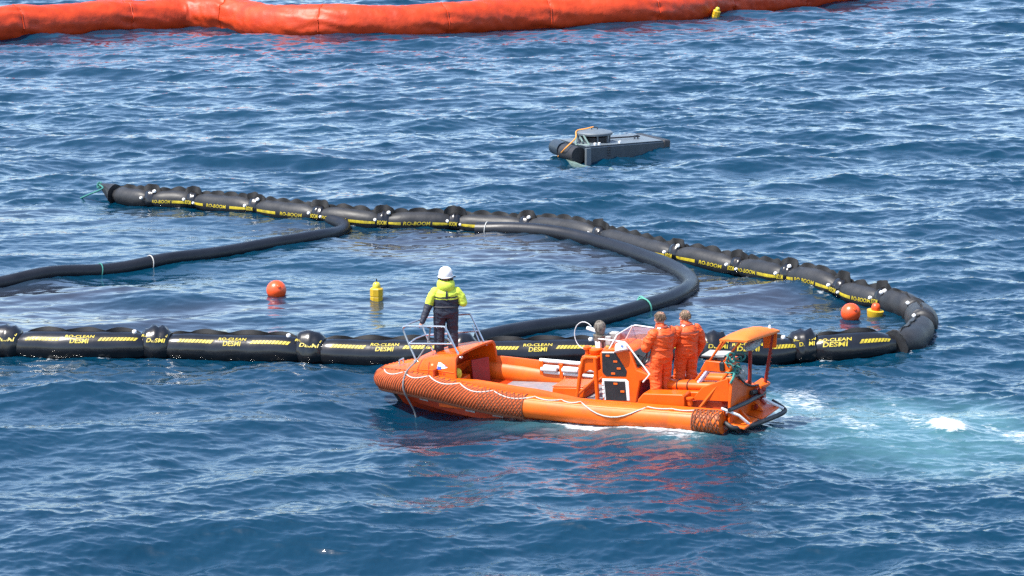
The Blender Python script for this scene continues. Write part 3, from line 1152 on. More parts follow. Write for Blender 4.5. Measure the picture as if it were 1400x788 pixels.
grab([dx(v) for v in (5.25, 4.55, 3.85, 3.05, 2.2, 1.2)], 1.25, 0.78)
grab([dx(v) for v in (1.2, 0.55, 0.1)], 1.3, 1.05)
grab([dx(v) for v in (0.1, -1.45)], 1.3, 0.12)
grab([dx(v) for v in (-1.45, -2.0, -2.5)], 1.35, 1.2)
for sgn in (1,):
    grab([U_LEN - dx(v) for v in (4.8, 4.0, 3.2, 2.2, 1.2, 0.2, -0.8, -1.8, -2.8)], 1.2, 0.7)
for v in (4.55, 3.85, 3.05, 2.2, 1.2, 0.55, 0.1, -1.45, -2.0):
    q = collar(dx(v), 1.27, 0.0)
    mb = MB()
    mb.box((q.x - 0.05, q.y - 0.03, q.z - 0.02), (q.x + 0.05, q.y + 0.03, q.z + 0.022))
    mb.build('rope_patch', M_TUBE, coll, bevel=0.01)
# pale strip painting in the highlight along the bare part of the collar
MB().tube([collar(d, 0.95, 0.0) for d in np.linspace(dx(-2.5), dx(1.35), 50)], 0.012, 6).build('highlight_strip', mat('painted_highlight', (0.62, 0.26, 0.09), rough=0.5), coll)

# hull below the collar
HS = []
for x in np.linspace(-3.1, 5.28, 30):
    cy, cz, cr = lerp_keys([(k[0], k[1], k[2], k[3]) for k in CK], x)
    zk = float(np.interp(x, [-3.1, 2.0, 3.6, 4.5, 4.95, 5.28], [-0.50, -0.52, -0.46, -0.33, -0.20, 0.20]))
    full = float(np.interp(x, [-3.1, 3.0, 4.5, 5.28], [0.93, 0.90, 0.62, 0.4]))
    ztop = cz - cr * 0.45
    zch = zk + (ztop - zk) * float(np.interp(x, [-3, 3, 5.28], [0.52, 0.5, 0.45]))
    HS.append([(x, cy - 0.03, ztop), (x, cy * full, zch + 0.03), (x, cy * full - 0.05, zch), (x, 0.02, zk), (x, -0.02, zk), (x, -cy * full + 0.05, zch), (x, -cy * full, zch + 0.03), (x, -cy + 0.03, ztop)])
hull = MB().loft(HS, 0, True, True, True).build('hull', M_HULL, boat, angle=30)
kp = spline([(5.36, 0, 0.36), (5.28, 0, 0.2), (4.95, 0, -0.21), (4.5, 0, -0.34), (3.6, 0, -0.47)], 5)
mb = MB()
mb.loft([[(p.x + 0.03, 0.07, p.z + 0.05), (p.x + 0.05, 0.0, p.z - 0.05), (p.x + 0.03, -0.07, p.z + 0.05), (p.x - 0.05, 0, p.z + 0.04)] for p in kp], 0, True, True, True)
mb.build('keel_band', M_DARK, hull)


def hull_side(x, v, off=0.01):
    """port topside between the collar (v = 0) and the chine (v = 1)"""
    xs = np.linspace(-3.1, 5.28, 30)
    a = Vector([np.interp(x, xs, [h[0][i] for h in HS]) for i in range(3)])
    b = Vector([np.interp(x, xs, [h[1][i] for h in HS]) for i in range(3)])
    return a.lerp(b, v) + Vector((0, off, -off))


for x in (4.25, 3.62, 2.92, 2.2):
    mb = MB()
    mb.loft([[hull_side(x + s_, 0.50, o) for s_ in (-0.13, 0.13)] for o in (0.0, 0.014)] , 0, False)
    q = [hull_side(x - 0.13, 0.42, 0.012), hull_side(x + 0.13, 0.42, 0.012), hull_side(x + 0.13, 0.68, 0.012), hull_side(x - 0.13, 0.68, 0.012)]
    mb.add(q, [(0, 1, 2, 3)])
    mb.build('reflective_strip', mat('silver_strip', (0.3, 0.28, 0.28), rough=0.4, var=0.15, scale=15), hull, smooth=False)

# decks, liner
ZF = 0.36


def gun_z(x, side):
    z = float(np.interp(x, [-3.2, -2.35, 0, 1.4, 2.5, 3.2, 3.64, 4.65, 5.4], [0.46, 0.475, 0.54, 0.63, 0.73, 0.81, 0.85, 0.845, 0.78]))
    if side > 0:
        z += float(np.interp(x, [-3, 0.2, 1.2, 2.6, 3.2], [0.0, 0.0, 0.09, 0.09, 0.0]))
    if side < 0:
        z += float(np.interp(x, [-3, 0, 1.0, 3.0, 3.6], [0.04, 0.10, 0.14, 0.13, 0.02]))
    return z


def col_y(x):
    return lerp_keys([(k[0], k[1], k[2], k[3]) for k in CK], x)[0]


MB().box((-3.12, -0.98, ZF - 0.05), (3.72, 0.98, ZF)).build('floor', M_FLOOR, boat, smooth=False)
for sd in (1, -1):
    rings = []
    for x in np.linspace(-3.12, 3.72, 40):
        yo = col_y(x) - 0.02
        yi = min(0.93, yo - 0.12)
        z = gun_z(x, sd)
        rings.append([(x, sd * yi, ZF - 0.04), (x, sd * yi, z - 0.03), (x, sd * (yi + 0.02), z), (x, sd * (yo - 0.02), z - 0.02), (x, sd * yo, z - 0.06), (x, sd * yo, ZF - 0.2), (x, sd * (yo - 0.03), ZF - 0.22)])
    MB().loft(rings, 0, True, True, True).build('bulwark', M_OR, boat, angle=35)
rings = []
for x in np.linspace(3.66, 5.46, 16):
    yo = max(0.05, col_y(x) - 0.06)
    z = gun_z(x, 1)
    rings.append([(x, yo, z - 0.07), (x, yo * 0.96, z - 0.01), (x, yo * 0.6, z + 0.02), (x, 0, z + 0.03), (x, -yo * 0.6, z + 0.02), (x, -yo * 0.96, z - 0.01), (x, -yo, z - 0.07), (x, 0, z - 0.2)])
fd = MB().loft(rings, 0, True, True, True).build('foredeck', M_OR, boat, angle=35)
mb = MB()
mb.tube([(5.05, -0.09, 0.86), (5.05, -0.09, 0.96), (5.05, 0.09, 0.96), (5.05, 0.09, 0.86)], 0.022, 8)
mb.build('bow_cleat', M_STEEL, fd)

# cuddy
CU = [(4.78, 0.30, 0.22, 0.90), (4.62, 0.42, 0.32, 0.99), (4.40, 0.54, 0.44, 1.09), (4.05, 0.68, 0.58, 1.19), (3.60, 0.80, 0.71, 1.27), (3.20, 0.85, 0.77, 1.30)]


def cud_ring(x, hb, ht, zt, ins=0.0):
    zb = gun_z(x, 1) - 0.03
    hb -= ins
    ht -= ins
    zt -= ins
    half = [(hb, zb), (hb - 0.25 * (hb - ht), zb + 0.45 * (zt - zb)), (ht + 0.03, zt - 0.10 * min(1, (zt - zb) / 0.3)), (ht - 0.01, zt - 0.035), (ht - 0.07, zt), (ht * 0.5, zt + 0.02), (0, zt + 0.028)]
    sk_ = max(0.0, (3.7 - x) / 0.5)
    r_ = [(x + sk_ * (-0.05 + 0.10 * y), y, z) for y, z in half] + [(x + sk_ * (-0.05 - 0.10 * y), -y, z) for y, z in half[-2::-1]]
    return r_


mb = MB()
outer = [cud_ring(*k) for k in CU]
inner = [cud_ring(*k, 0.055) for k in CU[3:]]
inner[0] = [(3.98, p[1], p[2]) for p in inner[0]]
nn = len(outer[0])
mb.loft(outer + inner[::-1], 0, False)
mb.add(outer[0], [tuple(range(nn))])
mb.add(inner[0], [tuple(range(nn))])
cuddy = mb.build('cuddy', M_OR, boat, angle=38, bevel=0.012)
# inside the cuddy: bulkhead, red door leaf, ledge and a yellow pouch
mb = MB()
mb.box((3.72, -0.9, ZF - 0.02), (3.76, 0.9, 1.0))
mb.build('cuddy_bulkhead', M_HULL, cuddy, smooth=False)  # dark hull red paints in the shade inside the cuddy
mb = MB()
mb.box((3.22, -0.52, ZF), (3.26, -0.10, 0.98), 0, Matrix.Translation((3.24, -0.3, 0)) @ Matrix.Rotation(-0.7, 4, 'Z') @ Matrix.Translation((-3.24, 0.3, 0)))
mb.build('cuddy_door', M_RED, cuddy, bevel=0.012)
mb = MB()
mb.box((3.3, 0.05, ZF), (3.71, 0.80, 0.72))
mb.build('cuddy_seat', M_OR, cuddy, bevel=0.025)
mb = MB()
rr_ = [(0.001, -0.11), (0.06, -0.1), (0.085, -0.02), (0.07, 0.07), (0.03, 0.11), (0.001, 0.115)]
mb.lathe(rr_, (3.36, 0.5, 0.84), 10)
mb.v = [tuple(Vector(v) + Vector((0, 0.02 * vnoise(v[0] * 20, v[1] * 20, v[2] * 20), 0.02 * vnoise(v[2] * 30, v[1] * 20, 1)))) for v in mb.v]
tag(mb.build('pouch', M_YPOUCH), 'small yellow pouch stowed inside the cuddy of the orange boat', 'pouch')
bpy.data.objects['pouch'].matrix_world = BOAT_M


def cud_side(x, v, off=0.006, sd=1):
    ks = sorted([(k[0],) + k[1:] for k in CU])
    hb, ht, zt = lerp_keys(ks, x)
    r_ = cud_ring(x, hb, ht, zt)
    a, m_, b = Vector(r_[0]), Vector(r_[1]), Vector(r_[2])
    p = a.lerp(m_, v / 0.45) if v < 0.45 else m_.lerp(b, (v - 0.45) / 0.55)
    return Vector((p.x, p.y * sd, p.z)) + Vector((0, off * sd, off * 0.4))


def decal(polys, name, parent, mat_, off=0.006):
    mb = MB()
    for poly in polys:
        mb.add([cud_side(x, v, off) for x, v in poly], [tuple(range(len(poly)))])
    return mb.build(name, mat_, parent, smooth=False)


em = decal([[(3.74, 0.42), (3.70, 0.92), (3.62, 0.88), (3.50, 0.66), (3.42, 0.52), (3.52, 0.44), (3.62, 0.40)]], 'emblem', cuddy, M_WHITE)
decal([[(3.735, 0.36), (3.72, 0.58), (3.60, 0.56), (3.61, 0.37)], [(3.52, 0.74), (3.50, 0.60), (3.44, 0.53)]], 'emblem_field', em, M_BLUE, 0.010)
decal([[(3.885 + 0.035 * math.cos(a), 0.72 + 0.10 * math.sin(a)) for a in np.linspace(0, 2 * math.pi, 14, endpoint=False)]], 'emblem', cuddy, mat('cream_disc', (0.5, 0.33, 0.17), rough=0.5))
decal([[(x, 0.12), (x - 0.02, 0.12), (x - 0.02, 0.22), (x, 0.22)] for x in (3.74, 3.70, 3.66, 3.62, 3.56, 3.52)], 'lettering', cuddy, M_REDP)
# raised trim and seam lines on the cuddy side
mb = MB()
mb.tube([cud_side(3.98, v, 0.004) for v in np.linspace(0.02, 0.98, 8)], 0.010, 5)
mb.build('seam', M_REDP, cuddy)
mb = MB()
mb.tube([cud_side(x, 0.30, 0.0) for x in np.linspace(4.35, 3.24, 10)], 0.014, 6)
mb.build('trim_rib', M_OR, cuddy)

# bow rail: one bent frame on each side, joined by cross bars
rail = MB()
for sd in (1, -1):
    yb, ya = 0.40 * sd, 0.60 * sd
    rail.tube(spline([(4.43, yb, 1.03), (4.60, yb, 1.45), (4.71, yb, 1.76)], 3)[:-1] + spline([(4.71, yb, 1.77), (4.68, yb, 1.82), (4.60, yb, 1.835)], 3)[:-1] + spline([(4.6, yb, 1.838), (3.64, ya * 0.98, 1.905), (3.53, ya, 1.88), (3.48, ya, 1.80)], 4)[:-1] + [(3.48, ya, 1.80), (3.23, ya, 1.22)], 0.0215, 8)
    rail.tube([(4.59, yb, 1.44), (3.36, ya, 1.53)], 0.020, 8)
    rail.tube([(3.50, ya, 1.66), (3.28, ya * 0.8, 1.25)], 0.017, 8)
rail.tube([(4.70, 0.40, 1.79), (4.76, 0.0, 1.80), (4.70, -0.40, 1.79)], 0.0215, 8)
rail.tube([(4.585, 0.40, 1.45), (4.63, 0, 1.46), (4.585, -0.40, 1.45)], 0.018, 8)
rail.build('bow_rail', M_STEEL, boat)
for (x, y, z) in ((3.23, 0.6, 1.24), (3.23, -0.6, 1.24), (4.43, 0.4, 1.05), (4.43, -0.4, 1.05)):
    MB().box((x - 0.06, y - 0.045, z - 0.035), (x + 0.06, y + 0.045, z + 0.015)).build('rail_foot', M_STEEL, boat, bevel=0.01)

# far side: white rails strapped along the bulwark
for z0, y0, xa, xb in ((0.80, -0.90, 2.05, 0.15), (0.67, -0.88, 2.02, 0.1), (0.54, -0.88, 2.02, 0.1)):
    MB().tube([(x, y0, z0 + 0.04 * (x - 1)) for x in np.linspace(xa, xb, 8)], 0.04, 10).build('side_rail', M_WHITE, boat)
for x in (2.0, 1.52, 1.05, 0.58, 0.14):
    MB().box((x - 0.045, -0.945, ZF + 0.08), (x + 0.045, -0.832, gun_z(x, -1) + 0.012)).build('rail_bracket', M_OR, boat, bevel=0.012)
for k, x in enumerate((1.80, 1.28)):
    mb = MB()
    mb.lathe([(0.001, -0.2), (0.045, -0.19), (0.052, -0.1), (0.05, 0.1), (0.045, 0.19), (0.001, 0.2)], n=10)
    o = mb.build('rail_float', M_WHITE, boat)
    o.location = (x, -0.81, 0.66)
    o.rotation_euler = (0, math.pi / 2, 0)
# locker box in the well
mb = MB()
mb.prism([(1.22, ZF), (1.18, 0.57), (0.44, 0.59), (0.40, ZF)], -0.35, 0.30)
mb.build('well_locker', M_OR, boat, bevel=0.03, seg=3)
mb = MB()
mb.prism([(1.20, 0.575), (1.18, 0.60), (0.44, 0.62), (0.42, 0.60)], -0.34, 0.29)
mb.build('locker_lid', M_OR, boat, bevel=0.012)

# console
con = [(-0.08, ZF - 0.01), (-0.08, 1.40), (-0.16, 1.49), (-0.40, 1.53), (-0.74, 1.50), (-0.80, 1.46), (-0.93, 1.08), (-1.22, 0.99), (-1.24, 0.90), (-0.99, 0.84), (-0.86, ZF - 0.01)]
console = MB().prism(con, -0.52, 0.45).build('console', M_OR, boat, bevel=0.028, seg=3)


def plate(poly, y0, y1, name, mat_, parent, bev=0.006):
    return MB().prism(poly, y0, y1).build(name, mat_, parent, bevel=bev)


up = plate([(-0.14, 1.43), (-0.46, 1.44), (-0.70, 1.05), (-0.67, 0.93), (-0.20, 0.92), (-0.12, 1.0)], 0.44, 0.462, 'hatch', M_HATCH, console, 0.012)
plate([(-0.15, 1.45), (-0.44, 1.46), (-0.44, 1.435), (-0.15, 1.425)], 0.445, 0.468, 'hatch_trim', M_WHITE, up, 0.004)
fr = plate([(-0.10, 0.86), (-0.66, 0.87), (-0.72, 0.82), (-0.72, 0.40), (-0.12, 0.39)], 0.44, 0.458, 'hatch_frame', M_WHITE, console, 0.015)
lowh = plate([(-0.15, 0.815), (-0.64, 0.825), (-0.65, 0.40), (-0.16, 0.39)], 0.445, 0.470, 'hatch', M_HATCH, fr, 0.01)
for x, z in ((-0.28, 1.37), (-0.45, 1.25), (-0.52, 1.10), (-0.38, 0.985)):
    plate([(x + 0.045, z - 0.02), (x + 0.045, z + 0.02), (x - 0.045, z + 0.02), (x - 0.045, z - 0.02)], 0.46, 0.474, 'latch', M_TUBE, up, 0.003)
for x, z in ((-0.42, 0.765), (-0.57, 0.60)):
    plate([(x + 0.045, z - 0.02), (x + 0.045, z + 0.02), (x - 0.045, z + 0.02), (x - 0.045, z - 0.02)], 0.468, 0.482, 'latch', M_TUBE, lowh, 0.003)
for z in (0.75, 0.66, 0.57, 0.48):
    plate([(-0.095, z - 0.03), (-0.095, z + 0.03), (-0.135, z + 0.03), (-0.135, z - 0.03)], 0.452, 0.470, 'hinge', M_WHITE, fr, 0.003)
# dark instrument face looking aft and a wheel
MB().add([(-0.815, -0.45, 1.43), (-0.815, 0.38, 1.43), (-0.925, 0.38, 1.12), (-0.925, -0.45, 1.12)], [(0, 1, 2, 3)]).build('dashboard', M_HATCH, console, smooth=False)
MB().add([(-1.0, -0.45, 0.80), (-1.0, 0.40, 0.80), (-0.885, 0.40, 0.42), (-0.885, -0.45, 0.42)], [(0, 1, 2, 3)]).build('kick_panel', M_RED, console, smooth=False)
wh = MB()
wc = Vector((-1.02, 0.12, 1.27))
wt = Matrix.Translation(wc) @ Matrix.Rotation(math.radians(62), 4, 'Y')
wh.tube([wt @ Vector((0.19 * math.cos(a), 0.19 * math.sin(a), 0)) for a in np.linspace(0, 2 * math.pi, 22, endpoint=False)], 0.016, 7, closed=True)
for a in (0.5, 2.6, 4.7):
    wh.tube([wt @ Vector((0, 0, 0)), wt @ Vector((0.19 * math.cos(a), 0.19 * math.sin(a), 0))], 0.012, 6)
wh.tube([wc, (-0.86, 0.12, 1.33)], 0.025, 8)
wh.build('steering_wheel', M_HATCH, console)
# windscreen and its bars
ws = MB()
ws.add([(-0.30, 0.36, 1.52), (-0.30, -0.48, 1.52), (-0.46, -0.46, 1.80), (-0.46, 0.30, 1.80)], [(0, 1, 2, 3)])
ws.add([(-0.30, -0.48, 1.52), (-0.85, -0.50, 1.50), (-0.92, -0.48, 1.76), (-0.46, -0.46, 1.80)], [(0, 1, 2, 3)])
wsc = ws.build('windscreen', M_PANE, console, smooth=False)
fr_ = MB()
fr_.tube([(-0.28, -0.49, 1.50)] + spline([(-0.44, -0.48, 1.76), (-0.50, -0.48, 1.81), (-0.60, -0.49, 1.81), (-0.95, -0.50, 1.77)], 4), 0.016, 8)
fr_.tube([(-0.28, 0.37, 1.50), (-0.46, 0.31, 1.80), (-0.46, -0.46, 1.81)], 0.014, 8)
fr_.tube([(0.05, 0.18, 1.66), (-0.40, 0.30, 1.665), (-0.66, 0.38, 1.66)] + spline([(-0.72, 0.40, 1.62), (-0.95, 0.43, 1.34), (-1.20, 0.44, 1.02), (-1.20, 0.44, 0.98), (-1.05, 0.44, 0.82)], 4), 0.017, 8)
fr_.build('windscreen_frame', M_WHITE, wsc)

# searchlight mast frame ahead of the console
for y in (0.42, -0.42):
    mf = MB()
    mf.tube([(0.55, y, ZF), (0.40, y, 1.05), (0.34, y * 0.95, 1.26), (0.26, y * 0.95, 1.30), (0.02, y * 0.95, 1.30)], 0.044, 10)
    mf.tube([(0.06, y, ZF), (0.05, y * 0.97, 1.30)], 0.046, 10)
    mf.tube([(0.52, y, 0.47), (0.09, y, 0.83)], 0.032, 8)
    mf.build('mast_leg', M_OR, boat)
MB().prism([(0.34, 1.28), (0.06, 1.28), (0.06, 0.98), (0.20, 1.02), (0.32, 0.98), (0.42, 0.90)], 0.02, 0.40).build('mast_plate', M_OR, boat, bevel=0.01)
MB().box((-0.02, -0.43, 1.27), (0.36, 0.43, 1.33)).build('mast_top', M_OR, boat, bevel=0.02)
MB().lathe([(0.001, 1.33), (0.12, 1.33), (0.15, 1.38), (0.15, 1.44), (0.12, 1.46), (0.001, 1.46)], (0.12, 0.2, 0), 16).build('lamp_base', M_OR, boat)
MB().lathe([(0.05, 1.33), (0.05, 1.43), (0.085, 1.45), (0.085, 1.49), (0.03, 1.52), (0.001, 1.52)], (0.30, 0.25, 0), 12).build('mast_cap', M_OR, boat)
sl = empty('searchlight')
sl.parent = boat
mb = MB()
mb.tube([(0.08, 0.05, 1.42), (0.08, 0.05, 1.62)], 0.075, 12)
mb.tube([(0.08, 0.05, 1.58), (0.07, 0.05, 1.72)], [0.13, 0.15], 14)
o = mb.build('lamp_pillar', M_GREYLAMP, boat)
mb = MB()
mb.lathe([(0.001, -0.14), (0.085, -0.13), (0.115, -0.04), (0.12, 0.06), (0.10, 0.12), (0.05, 0.15), (0.001, 0.16)], n=16)
o2 = mb.build('lamp_head', M_GREYLAMP, o)
o2.location = (0.06, 0.05, 1.86)
mb = MB()
for a in range(5):
    mb.tube([(0.06 + 0.13 * math.cos(q) * math.cos(a * 0.63), 0.05 + 0.13 * math.cos(q) * math.sin(a * 0.63), 1.86 + 0.17 * math.sin(q)) for q in np.linspace(0, math.pi, 12)], 0.008, 5)
mb.build('lamp_cage', M_GREYLAMP, o)
bpy.data.objects.remove(sl)
mb = MB()
mb.box((0.08, -0.02, 1.74), (0.40, 0.07, 1.80), 0, Matrix.Translation((0.08, 0, 1.74)) @ Matrix.Rotation(-0.28, 4, 'Y') @ Matrix.Translation((-0.08, 0, -1.74)))
mb.box((0.02, -0.10, 1.42), (0.14, 0.18, 1.60))
mb.build('lamp_arm', M_WHITE, boat, bevel=0.01)
mb = MB()
mb.tube([(0.42 + 0.02 * math.cos(a) + 0.0, 0.0, 1.72) if False else (0.45 - 0.24 * math.cos(a), 0.02, 1.68 + 0.30 * math.sin(a)) for a in np.linspace(0.75, 5.3, 26)], 0.009, 6)
mb.build('cable_hoop', M_WHITE, boat)
mb = MB()
mb.box((-0.05, -0.30, 1.46), (-0.24, -0.12, 1.72))
mb.box((-0.06, 0.02, 1.50), (-0.20, 0.10, 1.70))
mb.build('instrument_housing', M_BAG, boat, bevel=0.02)

# lockers and seats
MB().prism([(-1.02, ZF), (-1.10, 0.56), (-1.22, 0.685), (-2.12, 0.70), (-2.16, 0.66), (-2.16, ZF)], 0.46, 0.84).build('side_locker', M_OR, boat, bevel=0.025, seg=3)
MB().prism([(-1.03, ZF), (-1.12, 0.60), (-1.25, 0.70), (-2.20, 0.72), (-2.22, ZF)], -0.90, -0.56).build('side_locker', M_OR, boat, bevel=0.025, seg=3)


def roll(x0, x1, y, z, r, name, straps):
    mb = MB()
    ks = [(x0, 0.6), (x0 - 0.05, 0.92), (x0 - 0.12, 1.0), (x1 + 0.12, 1.0), (x1 + 0.05, 0.92), (x1, 0.6)]
    rings = []
    for x, s_ in ks:
        rings.append([(x, y + r * 1.55 * s_ * (abs(math.cos(a)) ** 0.7) * (1 if math.cos(a) > 0 else -1), z + r * s_ * math.sin(a)) for a in np.linspace(0, 2 * math.pi, 20, endpoint=False)])
    o = mb.loft(rings, 0, True, True, True).build(name, M_TUBE, boat, angle=50)
    for x in straps:
        MB().tube([(x, y + (r * 1.55 + 0.004) * (abs(math.cos(a)) ** 0.7) * (1 if math.cos(a) > 0 else -1), z + (r + 0.004) * math.sin(a)) for a in np.linspace(0, 2 * math.pi, 24, endpoint=False)], 0.012, 5, closed=True).build('strap', M_HATCH, o)
    return o


MB().prism([(-1.42, ZF), (-1.42, 0.62), (-2.75, 0.64), (-2.75, ZF)], -0.22, 0.34).build('engine_cover', M_OR, boat, bevel=0.03, seg=3)
roll(-1.40, -2.72, 0.06, 0.70, 0.105, 'seat_cushion', (-1.72, -1.96))
roll(-2.05, -2.95, -0.52, 0.72, 0.10, 'seat_cushion', ())
MB().prism([(-2.0, ZF), (-2.0, 0.66), (-3.0, 0.66), (-3.0, ZF)], -0.70, -0.34).build('seat_base', M_OR, boat, bevel=0.02)
MB().prism([(-2.2, ZF), (-2.24, 0.55), (-2.95, 0.56), (-2.95, ZF)], 0.36, 0.72).build('side_step', M_HULL, boat, bevel=0.02)
MB().lathe([(0.001, 0.48), (0.055, 0.48), (0.055, 0.60), (0.08, 0.61), (0.08, 0.64), (0.001, 0.65)], (-2.28, 0.82, 0), 12).build('bollard', M_OR, boat)

# stern gantry
gan = MB()
gan.tube([(-2.50, 0.80, 0.44), (-3.24, 0.70, 1.32)], 0.034, 8)
gan.build('gantry_leg', M_TUBE, boat)
gan = MB()
gan.tube([(-1.95, 0.05, 0.62), (-2.60, 0.15, 1.36)], 0.034, 8)
gan.build('gantry_leg', M_TUBE, boat)
mb = MB()
pts = [Vector((-2.10, 0.10, 0.66)).lerp(Vector((-2.62, 0.17, 1.26)), u) for u in np.linspace(0, 1, 26)]
mb.tube(pts, [0.045 + 0.012 * (i % 2) for i in range(26)], 8)
mb.build('rolled_flag', mat('white_blue_cloth', (0.36, 0.38, 0.5), rough=0.7, var=0.45, scale=14), boat)
MB().prism([(-2.46, 1.18), (-2.60, 1.40), (-3.10, 1.37), (-3.14, 1.17), (-2.98, 1.15)], 0.05, 0.62).build('gantry_box', M_OR, boat, bevel=0.015)
MB().prism([(-2.48, 1.46), (-2.48, 1.49), (-3.02, 1.48), (-3.02, 1.45)], 0.10, 0.60).build('gantry_tray', M_HATCH, boat, bevel=0.008)
MB().prism([(-2.50, 1.492), (-2.50, 1.505), (-3.0, 1.495), (-3.0, 1.482)], 0.12, 0.58).build('tray_lid', M_BAG, boat, bevel=0.004)
MB().box((-2.92, 0.40, 1.20), (-3.02, 0.66, 1.38)).build('control_unit', M_HATCH, boat, bevel=0.01)
for x, y, x2, z2 in ((-2.58, 0.14, -2.98, 1.84), (-2.98, 0.56, -3.40, 1.84), (-2.66, 0.58, -3.02, 1.84)):
    MB().tube([(x, y, 1.36), (x2, y, z2)], 0.026, 8).build('canopy_strut', M_OR, boat)
MB().tube([(-3.20, -0.2, 0.55), (-3.30, -0.2, 1.72)], 0.040, 10).build('canopy_post', M_REDP, boat)
MB().tube([(-3.30, -0.74, 0.42), (-3.60, -0.74, 1.72)], 0.036, 10).build('canopy_post', M_REDP, boat)
mb = MB()
for i in range(12):
    p = Vector((-3.30, -0.74, 0.42)).lerp(Vector((-3.60, -0.74, 1.72)), 0.08 + 0.07 * i)
    mb.tube([p + Vector((-0.035, 0.0, 0)), p + Vector((-0.06, 0.0, 0.0))], 0.012, 5)
mb.build('post_rung', M_REDP, boat)
# canopy: a padded, slightly domed top
CC = [Vector((-2.97, 0.68, 1.87)), Vector((-3.58, 0.66, 1.86)), Vector((-3.76, -0.70, 1.755)), Vector((-3.17, -0.68, 1.79))]
nu, nv = 14, 10
top, bot = [], []
for i in range(nu + 1):
    rt_, rb_ = [], []
    for j in range(nv + 1):
        u, v = i / nu, j / nv
        p = CC[0].lerp(CC[3], u).lerp(CC[1].lerp(CC[2], u), v)
        edge = min(1.0, min(u, 1 - u) * 7, min(v, 1 - v) * 5)
        dome = 0.10 * (math.sin(math.pi * u) ** 0.6) * (math.sin(math.pi * v) ** 0.6) + 0.012 * vnoise(u * 5, v * 5, 2)
        rt_.append(p + Vector((0, 0, 0.012 + 0.028 * edge ** 0.5 + dome)))
        rb_.append(p + Vector((0, 0, -0.03 + 0.6 * dome)))
    top.append(rt_)
    bot.append(rb_)
mb = MB()
W = nv + 1
vsx = [p for r_ in top for p in r_] + [p for r_ in bot for p in r_]
off = (nu + 1) * W
fsx = []
for i in range(nu):
    for j in range(nv):
        a = i * W + j
        fsx += [(a, a + 1, a + W + 1, a + W), (off + a, off + a + W, off + a + W + 1, off + a + 1)]
for i in range(nu):
    fsx += [(i * W, (i + 1) * W, off + (i + 1) * W, off + i * W), (i * W + nv, off + i * W + nv, off + (i + 1) * W + nv, (i + 1) * W + nv)]
for j in range(nv):
    fsx += [(j, off + j, off + j + 1, j + 1), (nu * W + j, nu * W + j + 1, off + nu * W + j + 1, off + nu * W + j)]
mb.add(vsx, fsx)
can = mb.build('canopy', mat('sun_faded_orange_cover', (0.58, 0.125, 0.008), rough=0.6, var=0.1, scale=4, bump=0.15, bscale=12), boat, angle=50)
MB().lathe([(0.001, 0), (0.035, 0), (0.04, 0.03), (0.02, 0.09), (0.001, 0.10)], (-3.62, -0.5, 1.83), 10).build('canopy_light', M_WHITE, can)
MB().prism([(-3.36, 1.36), (-3.36, 1.66), (-3.68, 1.70), (-3.64, 1.38)], -0.76, -0.72).build('canopy_side', M_TUBE, boat, bevel=0.008)
# transom, trim and gear on it
tr_poly = [(0.96, 0.12), (0.96, 0.62), (0.90, 1.10), (0.82, 1.14), (0.68, 1.10), (0.42, 0.92), (0.10, 0.76), (-0.30, 0.64), (-0.95, 0.55), (-1.0, 0.12)]
mb = MB()
mb.loft([[(-3.14 - 0.10 * (z - 0.1), y, z) for y, z in tr_poly], [(-3.21 - 0.10 * (z - 0.1), y, z) for y, z in tr_poly]], 0, True, True, True)
trm = mb.build('transom', M_OR, boat, bevel=0.015)
MB().tube(spline([(-3.24 - 0.1 * (z - 0.1), y, z + 0.012) for y, z in tr_poly[3:9]], 4), 0.024, 7).build('edge_trim', M_DARK, trm)
MB().prism([(-2.30, 0.58), (-2.55, 0.86), (-3.14, 1.08), (-3.20, 0.58)], 0.72, 0.78).build('quarter_panel', M_OR, boat, bevel=0.012)
MB().tube([(-3.24, 1.02, 0.47), (-3.36, 0.3, 0.46), (-3.36, -0.62, 0.43)], 0.048, 9).build('transom_bar', M_HATCH, boat)
MB().tube([(-3.30, -0.05, 0.56), (-3.34, -0.45, 0.50)], 0.05, 9).build('exhaust_pipe', M_DARK, boat)
MB().prism([(-3.18, 0.55), (-3.22, 0.68), (-3.42, 0.58), (-3.40, 0.52)], -0.86, -0.45).build('corner_bracket', M_TUBE, boat, bevel=0.012)
mb = MB()
for k in range(9):
    c = Vector((-3.30 + 0.05 * rng.standard_normal(), -0.42 + 0.12 * rng.standard_normal(), 0.40 + 0.09 * rng.standard_normal()))
    s_ = 0.035 + 0.03 * rng.random()
    mb.tube([c, c + Vector((rng.standard_normal(), rng.standard_normal(), rng.standard_normal())).normalized() * 0.14], s_, 7)
mb.build('steering_linkage', [M_REDP], boat)
# stern guard awash
sg = MB()
sg.tube(spline([(-3.12, 1.04, 0.20), (-3.34, 1.02, 0.09), (-3.52, 0.6, 0.04), (-3.60, 0.0, -0.01), (-3.66, -0.85, -0.07), (-3.60, -1.02, -0.02), (-3.34, -1.05, 0.12)], 6), 0.052, 9)
sg.build('stern_guard', M_DARK, boat)
MB().tube([(-3.06, 1.02, 0.50), (-3.40, 0.92, 0.34), (-3.52, 0.70, 0.10)], 0.030, 8).build('guard_brace', M_WHITE, boat)
MB().tube([(-3.24, -0.58, 0.34), (-3.64, -0.92, 0.0)], 0.034, 8).build('guard_brace', M_WHITE, boat)
MB().prism([(-3.20, 0.11), (-3.20, 0.16), (-3.54, 0.10), (-3.54, 0.05)], 0.25, 0.98).build('swim_step', M_TUBE, boat, bevel=0.012)
MB().prism([(-3.20, 0.11), (-3.20, 0.15), (-3.58, 0.06), (-3.58, 0.02)], -0.85, 0.1).build('swim_step', M_OR, boat, bevel=0.012)
